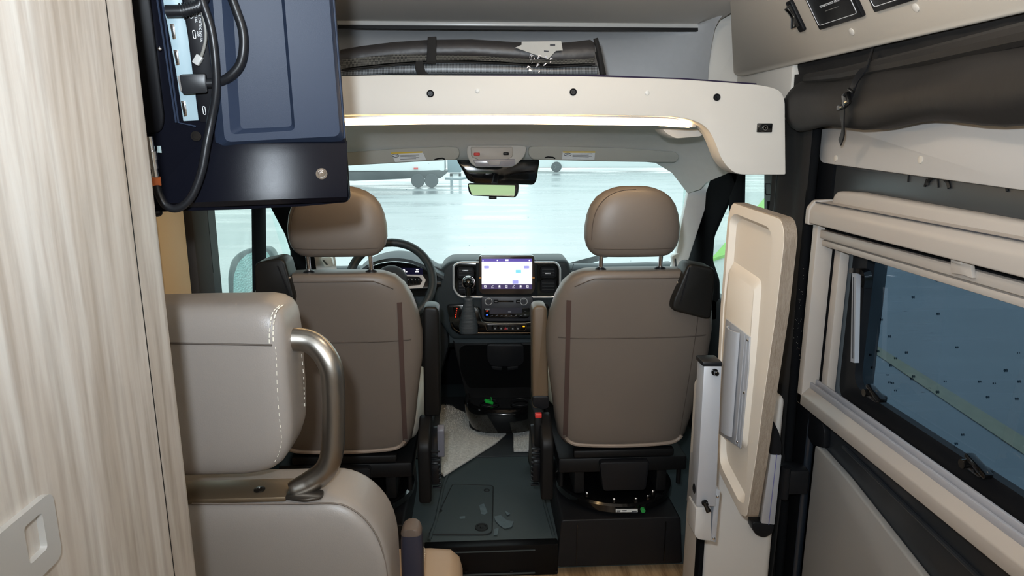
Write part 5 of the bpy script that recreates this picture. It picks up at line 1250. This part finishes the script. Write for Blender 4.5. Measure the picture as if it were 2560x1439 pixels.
part('wood_edge', MB().loft([[p - TP.n * 0.030 for p in o_], [p - TP.n * 0.030 + (p - TP.p(1875, 900)).normalized() * 0.0025 for p in o_], [p - TP.n * 0.002 + (p - TP.p(1875, 900)).normalized() * 0.0025 for p in o_], [p - TP.n * 0.001 for p in o_], [p - TP.n * 0.004 - (p - TP.p(1875, 900)).normalized() * 0.002 for p in o_]], cap=False), edge_w, tb)
plt = rp([TP.p(x, y, -0.016) for x, y in ((1834, 652), (1905, 700), (1893, 860), (1868, 1122), (1800, 1096), (1808, 860))], [0.01, 0.02, 0, 0.02, 0.02, 0], 4)
cpl = sum(plt, V((0, 0, 0))) / len(plt)
part('mount_boss', MB().loft([plt, [p + TP.n * 0.014 + (cpl - p) * 0.09 for p in plt]]), tcol, tb, ang=40)
rl = [(1814, 796), (1874, 842), (1869, 930), (1850, 1120), (1797, 1084), (1804, 930)]
part('rail_plate', MB().prism([TP.p(x, y, 0.001) for x, y in rl], -TP.n * 0.004, bev=0.001), alu, tb)
e0, e1 = TP.p(1836, 822, 0.004), TP.p(1817, 1078, 0.004)
ax = (e1 - e0).normalized(); sd_ = ax.cross(TP.n).normalized()
prof_ = []
for k in range(13):
    a = math.pi * k / 12; prof_.append((math.cos(a) * 0.034, math.sin(a) * 0.016))
prof2 = [(x * 0.9, max(0, y - 0.0025)) for x, y in reversed(prof_)]
rg = lambda c: [c + sd_ * x + TP.n * y for x, y in prof_ + prof2]
part('rail_extrusion', MB().loft([rg(e0), rg(e1)]), alu, tb)
part('rail_rib', MB().tube([TP.p(1862, 838, 0.004), TP.p(1840, 1108, 0.004)], 0.0015, 6).tube([TP.p(1868, 845, 0.003), TP.p(1846, 1114, 0.003)], 0.001, 6), alu, tb)
for q in ((1869, 849), (1860, 980), (1843, 1103)):
    part('screw', MB().ell(TP.p(*q, 0.004), (0.003, 0.004, 0.004), 10), chrome, tb)

tl = thing('table_post', 'silver square table post with black knobs standing beside the table leaf', 'table post', tuple(at(1765, 1345, Y=1.50)))
Q = lambda x, y, d=1.50: at(x, y, Y=d)
part('post', MB().prism([Q(1760, 915), Q(1805, 915), Q(1790, 1266), Q(1740, 1265)], (0, 0.05, 0), bev=0.003), alu, tl)
part('cap', MB().prism([Q(1757, 904), Q(1807, 904), Q(1807, 917), Q(1757, 917)], (0, 0.055, 0), bev=0.004), blk_s, tl)
k1 = Q(1786, 929, 1.497)
part('knob', MB().lathe(k1, (0.1, -1, 0), [(0, 0.008), (0.003, 0.008), (0.003, 0.005), (0.014, 0.0055), (0.016, 0.004), (0.016, 0.001)]), blk_g, tl)
part('lock_lever', MB().lathe(Q(1761, 1255, 1.497), (0.1, -1, 0), [(0, 0.008), (0.003, 0.008), (0.003, 0.005), (0.012, 0.0055), (0.012, 0.001)]).tube([Q(1761, 1256, 1.487), Q(1772, 1278, 1.48)], [0.004, 0.007], 8), blk_g, tl)
part('side_knob', MB().ell(Q(1757, 942, 1.52), (0.005, 0.012, 0.012), 12), blk_s, tl)
part('side_knob', MB().ell(Q(1737, 1220, 1.52), (0.005, 0.012, 0.014), 12), blk_s, tl)
part('sleeve', MB().prism(rp([Q(1740, 1268), Q(1778, 1268), Q(1778, 1352), Q(1746, 1348), Q(1736, 1338)], 0.006), (0, 0.06, 0), bev=0.006), mat('sleeve_grey', S(184, 180, 176), 0.45), tl)
part('bracket', MB().prism([Q(1789, 1218, 1.515), Q(1801, 1226, 1.515), Q(1790, 1356, 1.515), Q(1776, 1352, 1.515)], (0, 0.2, 0), bev=0.002), alu, tl)
for q in ((1794, 1240), (1785, 1345)):
    part('screw', MB().ell(Q(*q, 1.513), (0.004, 0.003, 0.004), 10), chrome, tl)

# ================================================================== TELEVISION
tv = thing('television', 'dark blue-black television seen from behind, hung high on the left beside the wood cabinet', 'television', tuple(at(600, 526, Y=1.10)))
NT = V((0.27, -0.95, -0.13)).normalized()
TV = Plane(at(870, 500, Y=1.10), NT)


def tvp(pts, off, th, r=0.0, bev=0.0, n=4, seg=2):
    return MB().prism(rp([TV.p(x, y, off) for x, y in pts], r, n), -NT * th, bev=bev, seg=seg)


shell = [(300, -140), (822, -140), (835, 0), (874, 494), (868, 506), (760, 516), (600, 524), (392, 530), (300, 532)]
part('back_shell', tvp(shell, 0.0, 0.022, [0, 0.02, 0, 0.006, 0.006, 0, 0, 0, 0], 0.004), tv_b, tv)
part('front_bezel', tvp([(300, -142), (826, -142), (839, 0), (877, 492), (872, 502), (300, 530)], -0.024, 0.008, 0.004, 0.002), blk_s, tv)
part('lower_chin', MB().sheet([[TV.p(372 + (868 - 372) * k / 24, y - 20 * (k / 24) * max(0, (y - 360)) / 165, o + (0.008 if 0 < i_ < 9 else 0.0) - 0.62 * (((372 + 496 * k / 24) - 700) * 0.00066) ** 2) for k in range(25)] for i_, (y, o) in enumerate(((352, 0.001), (358, 0.002), (364, 0.003), (390, 0.0062), (415, 0.0094), (440, 0.0125), (465, 0.0156), (490, 0.0188), (510, 0.0210), (523, 0.015)))], NT * -0.003), tv_b, tv, ang=35)
rgs = []
for pts, o, rr_ in (([(500, -140), (822, -140), (864, 352), (540, 372)], 0.0, 0.012), ([(520, -140), (812, -140), (850, 340), (562, 355)], 0.015, 0.010), ([(545, -140), (700, -140), (738, 326), (576, 336)], 0.015, 0.008), ([(572, -140), (692, -140), (730, 316), (602, 322)], 0.006, 0.006)):
    rgs.append(rp([TV.p(x, y, o) for x, y in pts], [0, 0, rr_, rr_], 6))
part('raised_panel', MB().loft(rgs, cap=True), tv_m, tv, ang=12)
part('outer_rib', MB().tube([TV.p(x, y, 0.010) for x, y in ((806, -100), (812, 0), (838, 342))], 0.0018, 6).tube([TV.p(x, y, 0.008) for x, y in ((828, -100), (834, 0), (862, 345))], 0.0016, 6), tv_m, tv)
part('side_plate', tvp([(300, -140), (362, -140), (376, 0), (412, 300), (404, 332), (345, 338), (300, 338)], 0.006, 0.010, [0, 0, 0, 0.01, 0.01, 0, 0], 0.003), mat('flat_black_plate', S(9, 9, 12), 0.4, spec=0.08), tv)
part('plate_rib', MB().tube([TV.p(x, y, 0.007) for x, y in ((384, -100), (393, 0), (412, 120), (440, 306))], 0.0014, 6).tube([TV.p(x, y, 0.007) for x, y in ((398, -100), (405, 0), (425, 150), (446, 306), (490, 316))], 0.0014, 6), tv_m, tv)
pr = part('port_shield', tvp([(383, -140), (446, -140), (455, 0), (470, 90), (497, 301), (458, 303), (440, 180), (418, 60), (401, -10)], 0.004, 0.003, 0.0, 0.001), port_w, tv)
pl_ = part('port_label_strip', tvp([(449, -140), (496, -140), (507, 0), (545, 305), (500, 305), (458, 0)], 0.0035, 0.003, 0.0, 0.0006), mat('label_strip_black', S(14, 14, 18), 0.45, spec=0.12), tv)
for x, y in ((431, 79), (440, 144), (459, 272)):
    po_ = part('port', tvp([(x - 7, y - 20), (x + 5, y - 19), (x + 9, y + 18), (x + 1, y + 20)], 0.0055, 0.004, 0.001, 0.0006), chrome, pr)
    part('port_slot', tvp([(x - 3, y - 15), (x + 1, y - 14), (x + 4, y + 13), (x + 0, y + 14)], 0.0062, 0.002), blk_g, po_)
up = V((0, 0, 1)); upT = (up - NT * up.dot(NT)).normalized(); rtT = upT.cross(NT).normalized()
if rtT.x < 0: rtT = -rtT
for s_, x, y, h in (('DIGITAL', 489, 40, 0.0046), ('OPTICAL OUT', 498, 34, 0.0046), ('USB', 496, 84, 0.0042), ('DC 5V 0.5A', 502, 84, 0.0042)):
    text('lettering', s_, h, TV.p(x, y, 0.0042), -upT, rtT, ink, pl_)
for x, y in ((484, 86), (509, 276)):
    part('port_symbol', MB().tube(rp([TV.p(x - 3, y - 10, 0.004), TV.p(x + 3, y - 10, 0.004), TV.p(x + 6, y + 10, 0.004), TV.p(x + 0, y + 10, 0.004)], 0.0015), 0.0005, 5, closed=True), ink, pl_)
part('port_symbol', MB().tube([TV.p(478 + 5 * math.cos(a), 40 + 6 * math.sin(a), 0.004) for a in [k / 8 * 6.283 for k in range(8)]], 0.0006, 5, closed=True), ink, pl_)
part('screw_hole', MB().lathe(TV.p(490, 340, 0.0075), NT, [(0, 0.007), (0.001, 0.007), (0.001, 0.005), (-0.002, 0.004)]), blk_g, tv)
part('screw', MB().lathe(TV.p(804, 434, 0.020), NT, [(-0.002, 0.0085), (0.0005, 0.0085), (0.0005, 0.006), (-0.001, 0.005), (-0.001, 0.003), (0.001, 0.0025), (0.001, 0.0005)]), chrome, tv)
part('screw', MB().ell(TV.p(399, 122, 0.008), (0.003, 0.003, 0.003), 10), chrome, tv)
part('lower_knob', MB().ell(TV.p(392, 532, 0.0), (0.008, 0.008, 0.006), 12), blk_s, tv)
part('antenna_socket', tvp([(361, 362), (372, 362), (374, 380), (362, 380)], 0.012, 0.004).prism([TV.p(x, y, 0.012) for x, y in ((392, 365), (402, 365), (404, 382), (393, 381))], -NT * 0.003), mat('socket_label', S(150, 170, 174), 0.5), tv)

cb1 = thing('aerial_cable', 'black coaxial cable with copper band drooping from the television', 'cable', tuple(TV.p(420, 520, 0.02)))
part('cable', MB().tube(crv([TV.p(x, y, o) for x, y, o in ((492, -60, 0.02), (505, 0, 0.024), (527, 70, 0.026), (538, 150, 0.028), (540, 230, 0.028), (528, 300, 0.026), (516, 360, 0.030), (503, 430, 0.034), (478, 492, 0.036), (445, 520, 0.034), (415, 514, 0.030), (397, 485, 0.026), (391, 462, 0.018))], 7), 0.0058, 12), cable_m, cb1, ang=60)
part('copper_band', MB().cyl(TV.p(391, 463, 0.018), TV.p(389, 442, 0.018), 0.0066), cop, cb1)
part('ferrule', MB().lathe(TV.p(389, 442, 0.018), (TV.p(376, 360, 0.015) - TV.p(389, 442, 0.018)), [(0, 0.0045), (0.012, 0.0045), (0.012, 0.006), (0.024, 0.006), (0.024, 0.0075), (0.036, 0.0075), (0.037, 0.005), (0.056, 0.005)], 12), chrome, cb1)
cb2 = thing('video_cable', 'thick black cable looping from a flat plug on the television', 'cable', tuple(TV.p(540, 205, 0.02)))
part('plug', tvp([(448, 187), (514, 184), (519, 232), (456, 236)], 0.024, 0.014, 0.003, 0.002), cable_m, cb2)
part('plug_tip', tvp([(443, 190), (450, 189), (457, 228), (451, 228)], 0.020, 0.008), chrome, cb2)
part('cable', MB().tube(crv([TV.p(x, y, o) for x, y, o in ((516, 208, 0.018), (545, 205, 0.020), (575, 190, 0.026), (600, 160, 0.028), (609, 115, 0.028), (605, 70, 0.026), (590, 25, 0.024), (570, -30, 0.022))], 7), 0.0062, 12), cable_m, cb2, ang=60)
cb3 = thing('power_plug', 'ribbed black plug and cord at the top of the television port panel', 'plug', tuple(TV.p(460, 25, 0.02)))
part('cord', MB().tube([TV.p(415, 28, 0.02), TV.p(460, 27, 0.022), TV.p(498, 15, 0.022), TV.p(515, -20, 0.02)], 0.008, 12), cable_m, cb3)
m = MB()
for k in range(7): m.cyl(TV.p(452 + k * 7, 27 - k * 1.5, 0.022), TV.p(455 + k * 7, 26.5 - k * 1.5, 0.022), 0.0098 - 0.0003 * k, n=16)
part('ribs', m, cable_m, cb3)
cb4 = thing('thin_wire', 'thin pale clear wire plugged into the television port panel', 'wire', tuple(TV.p(495, 150, 0.01)))
part('wire', MB().tube(crv([TV.p(x, y, o) for x, y, o in ((482, -30, 0.012), (496, 10, 0.014), (510, 50, 0.015), (514, 95, 0.014), (507, 130, 0.012), (500, 146, 0.010))], 6), 0.0022, 8), wire_m, cb4, ang=60)
part('clear_plug', MB().box(TV.p(495, 150, 0.009), (0.010, 0.008, 0.014), rot=Matrix.Rotation(R(35), 3, 'Y'), bev=0.002), mat('clear_plug', S(170, 170, 168), 0.15), cb4)
# arm that carries the television
tm = thing('tv_arm', 'black wall arm carrying the television, hidden behind the cabinet', 'bracket', (-0.55, 1.1, 1.6))
part('arm', MB().b2((-0.90, 1.135, 1.52), (-0.45, 1.165, 1.60), bev=0.004), blk, tm)

# ================================================================== WOOD CABINET
cbn = thing('wood_cabinet', 'tall greige wood-grain cabinet with silver latch filling the left edge', 'cabinet', (-0.6, 0.35, 0))
part('side_panel', MB().b2((-0.89, -0.35, 0.002), (-0.350, 0.7145, 1.818)), cab_w, cbn)
part('shadow_gap', MB().b2((-0.80, 0.7146, 0.004), (-0.3508, 0.7184, 1.815)), blk, cbn)
pp = rp([V((-0.351, 0.7185, 0.002)), V((-0.351, 0.785, 0.002)), V((-0.41, 0.800, 0.002)), V((-0.89, 0.800, 0.002)), V((-0.89, 0.7185, 0.002))], [0.0, 0.022, 0.01, 0, 0], 6)
part('corner_post', MB().prism(pp, (0, 0, 1.816)), cab_w, cbn)
yt = at(125, 1300, X=-0.345)
z1 = at(118, 1234, X=-0.345).z; z0 = at(146, 1398, X=-0.345).z; y1 = at(146, 1330, X=-0.345).y
lt = rp([V((-0.350, y1, z1)), V((-0.350, y1, z0)), V((-0.350, y1 - 0.14, z0)), V((-0.350, y1 - 0.14, z1))], 0.010, 5)
h1 = at(104, 1284, X=-0.345); h0 = at(72, 1388, X=-0.345)
hy0, hy1 = at(56, 1310, X=-0.345).y, at(112, 1330, X=-0.345).y
hz1, hz0 = at(98, 1284, X=-0.345).z, at(115, 1372, X=-0.345).z
hl = rp([V((-0.3445, hy1, hz1)), V((-0.3445, hy1, hz0)), V((-0.3445, hy0, hz0)), V((-0.3445, hy0, hz1))], 0.004, 5)
mm_ = mat('latch_silver', S(196, 196, 194), 0.38, 0.55)
lo = rp([V((-0.3445, y1, z1)), V((-0.3445, y1, z0)), V((-0.3445, y1 - 0.14, z0)), V((-0.3445, y1 - 0.14, z1))], 0.010, 5)
lt_ = part('latch', MB().loft([lt, lo, hl, [p + V((-0.0055, 0, 0)) for p in hl], lt], cap=False, bev=0.0), mm_, cbn, ang=30)

# ================================================================== DINETTE SEAT
bs = thing('dinette_seat', 'taupe leather dinette seat with raised headrest pad in the left foreground', 'seat', (-0.4, 1.3, 0))
ztop = at(600, 757, Y=1.13).z; zbot = at(600, 1199, Y=1.11).z
zm, hh = (ztop + zbot) / 2, (ztop - zbot) / 2
rings = []
for x, dt, db_, dy in ((-0.84, 0, 0, 0), (-0.60, 0.002, 0, 0), (-0.46, 0.0, 0.0, 0), (-0.41, 0.0, 0.0, 0), (-0.385, 0.0, 0.003, 0), (-0.362, 0.0, 0.010, 0.0), (-0.345, 0.003, 0.022, 0.001), (-0.332, 0.010, 0.040, 0.004), (-0.324, 0.022, 0.062, 0.010), (-0.320, 0.045, 0.090, 0.020)):
    h = hh - (dt + db_) / 2; zc = zm + (db_ - dt) / 2
    rings.append(sup((x, 1.175, zc), 0.072 - dy, h, 5.5, 48, (1, 2)))
pad = part('headrest_pad', MB().loft(rings), leather_lit, bs, ang=60)
YF = 1.1022
B = lambda x, y, d=YF: at(x, y, Y=d)
part('seam', MB().tube([B(x, 857 + (x - 420) * 0.02, YF) for x in range(380, 700, 20)], 0.0016, 6), mat('seam_brown', S(84, 76, 70), 0.7), pad)
m = MB()


def stitches(m, pts, L=0.0045, gap=0.003, r=0.0007, lift=V((0, 0, 0))):
    P = crv(pts, 14); acc = 0; seg_ = [P[0]]; on = True
    for a, b in zip(P[:-1], P[1:]):
        acc += (b - a).length; seg_.append(b)
        if acc > (L if on else gap):
            if on: m.tube([seg_[0] + lift, seg_[-1] + lift], r, 4)
            seg_ = [b]; acc = 0; on = not on


stitches(m, [B(708, 762, 1.13), B(692, 775, 1.112), B(685, 800), B(682, 830), B(683, 862)], 0.006, 0.002, 0.0012)
stitches(m, [B(698, 764, 1.13), B(682, 780, 1.112), B(676, 805), B(673, 835), B(673, 862)], 0.006, 0.002, 0.0010)
stitches(m, [B(688, 866), B(691, 900), B(693, 970), B(698, 1040), B(703, 1085), B(702, 1115), B(694, 1140), B(684, 1158)], 0.004, 0.004, 0.0006)
stitches(m, [V((-0.3205, 1.205, zm + 0.09)), V((-0.319, 1.207, zm + 0.05)), V((-0.318, 1.207, zm)), V((-0.319, 1.205, zm - 0.06))], 0.004, 0.004, 0.0006)
part('stitching', m, thread, pad, label='pale stitching')
# lower backrest
z_lo = at(700, 1252, Y=1.115).z
xr = at(968, 1439, Y=1.12).x; xo = at(1000, 1439, Y=1.24).x
rings = []
rad_ = 0.10
for k in range(22):
    if k < 10: x = -0.84 + (xo - 0.115 + 0.84) * k / 9; drop = 0; ins = 0
    else:
        a = (k - 9) / 12 * math.pi / 2; x = xo - 0.115 + 0.115 * math.sin(a); drop = 0.115 * (1 - math.cos(a)) * 1.3; ins = 0.02 * max(0, (k - 17) / 4) ** 1.5
    zt_ = z_lo - drop; zb_ = 0.36
    rings.append(sup((x, 1.185, (zt_ + zb_) / 2), 0.080 - ins, max(0.04, (zt_ - zb_) / 2), 7, 52, (1, 2)))
bk_ = part('backrest', MB().loft(rings), leather_lit, bs, ang=60)
m = MB()
stitches(m, [B(600, 1187, 1.25), B(880, 1187, 1.25)], 0.004, 0.003, 0.0009, V((0, 0, 0.002)))
part('seam', MB().tube(crv([B(x, y, 1.112) for x, y in ((480, 1258), (600, 1259), (760, 1258), (840, 1258), (880, 1272), (915, 1300), (945, 1345), (962, 1400), (970, 1450))], 5), 0.0016, 6), mat('seam_brown_soft', S(104, 94, 86), 0.7), bk_)
stitches(m, [B(880, 1188, 1.25), B(920, 1202, 1.25), B(950, 1232, 1.252), B(970, 1275, 1.255), B(984, 1330, 1.258), B(994, 1400, 1.26), B(998, 1439, 1.26)], 0.004, 0.003, 0.0009)
part('stitching', m, thread, bk_, label='pale stitching')
# plate and grab bar
zpl = z_lo + 0.004
a = at(480, 1243, Z=zpl); 
part('bar_plate', MB().b2((-0.84, a.y - 0.01, z_lo - 0.004), (at(716, 1240, Z=zpl).x, a.y + 0.060, z_lo + 0.006), bev=0.003), mat('bronze_plate', S(128, 112, 92), 0.35, 0.7), bs)
part('plate_screw', MB().lathe(at(649, 1224, Z=zpl + 0.003), (0, 0, 1), [(0, 0.010), (0.002, 0.010), (0.003, 0.005), (0.001, 0.004), (0.001, 0.001)]), mat('screw_dark', S(60, 56, 52), 0.3, 0.8), bs)
yb_ = a.y + 0.02
gb = crv([V((-0.345, 1.165, at(730, 845, Y=1.17).z)), at(762, 850, Y=1.17), at(800, 872, Y=1.165), at(826, 915, Y=1.16), at(833, 970, Y=1.16), at(834, 1060, Y=1.16), at(830, 1130, Y=1.158), at(812, 1175, Y=1.155), at(770, 1207, Y=1.15), at(725, 1226, Y=1.14)], 6)
part('grab_bar', MB().tube(gb, [0.0205] * (len(gb) - 8) + [0.0205, 0.020, 0.0195, 0.019, 0.018, 0.017, 0.016, 0.014], 24), steel, bs, label='brushed steel grab bar', ang=60)
part('bar_foot', MB().prism(rp([at(x, y, Z=zpl + 0.001) for x, y in ((690, 1238), (760, 1248), (806, 1240), (812, 1222), (770, 1222), (705, 1224))], 0.01), (0, 0, -0.006), bev=0.002), mat('foot_metal', S(90, 84, 78), 0.35, 0.8), bs)
# cushion and base
xc = at(1156, 1400, Y=1.50).x
part('cushion', MB().loft([sup((x, 1.40, 0.395), 0.155 - i, 0.062 - j, 5, 44, (1, 2)) for x, i, j in ((-0.84, 0, 0), (-0.3, 0, 0), (xc - 0.08, 0, 0), (xc - 0.03, 0.004, 0.004), (xc - 0.008, 0.02, 0.018), (xc, 0.05, 0.035))]), tan_l, bs, ang=60)
m = MB(); stitches(m, [at(1052, 1361, Y=1.52), at(1062, 1372, Y=1.49), at(1060, 1405, Y=1.42), at(1056, 1439, Y=1.35)], 0.004, 0.003, 0.0009)
part('stitching', m, thread, bs)
part('base', MB().b2((-0.84, 1.13, 0.002), (xc - 0.12, 1.52, 0.335), bev=0.008), cab_w, bs)
aa = at(1026, 1330, Y=1.31)
part('belt_guide', MB().loft([sup((aa.x + 0.0, 1.335, z), w, 0.022, 3.5, 32) for z, w in ((0.34, 0.024), (0.48, 0.0245), (aa.z - 0.055, 0.024), (aa.z - 0.03, 0.0235), (aa.z - 0.010, 0.0205), (aa.z - 0.003, 0.016))]), mat('blue_black_leather', S(44, 44, 56), 0.4, bump=('noise', 500, 0.3)), bs, ang=60)

part('guide_cap', MB().loft([sup((aa.x, 1.335, z), w, 0.0235, 3.5, 32) for z, w in ((aa.z - 0.012, 0.0225), (aa.z - 0.006, 0.021), (aa.z + 0.001, 0.018), (aa.z + 0.004, 0.012))]), leather_dark, bs, ang=60)
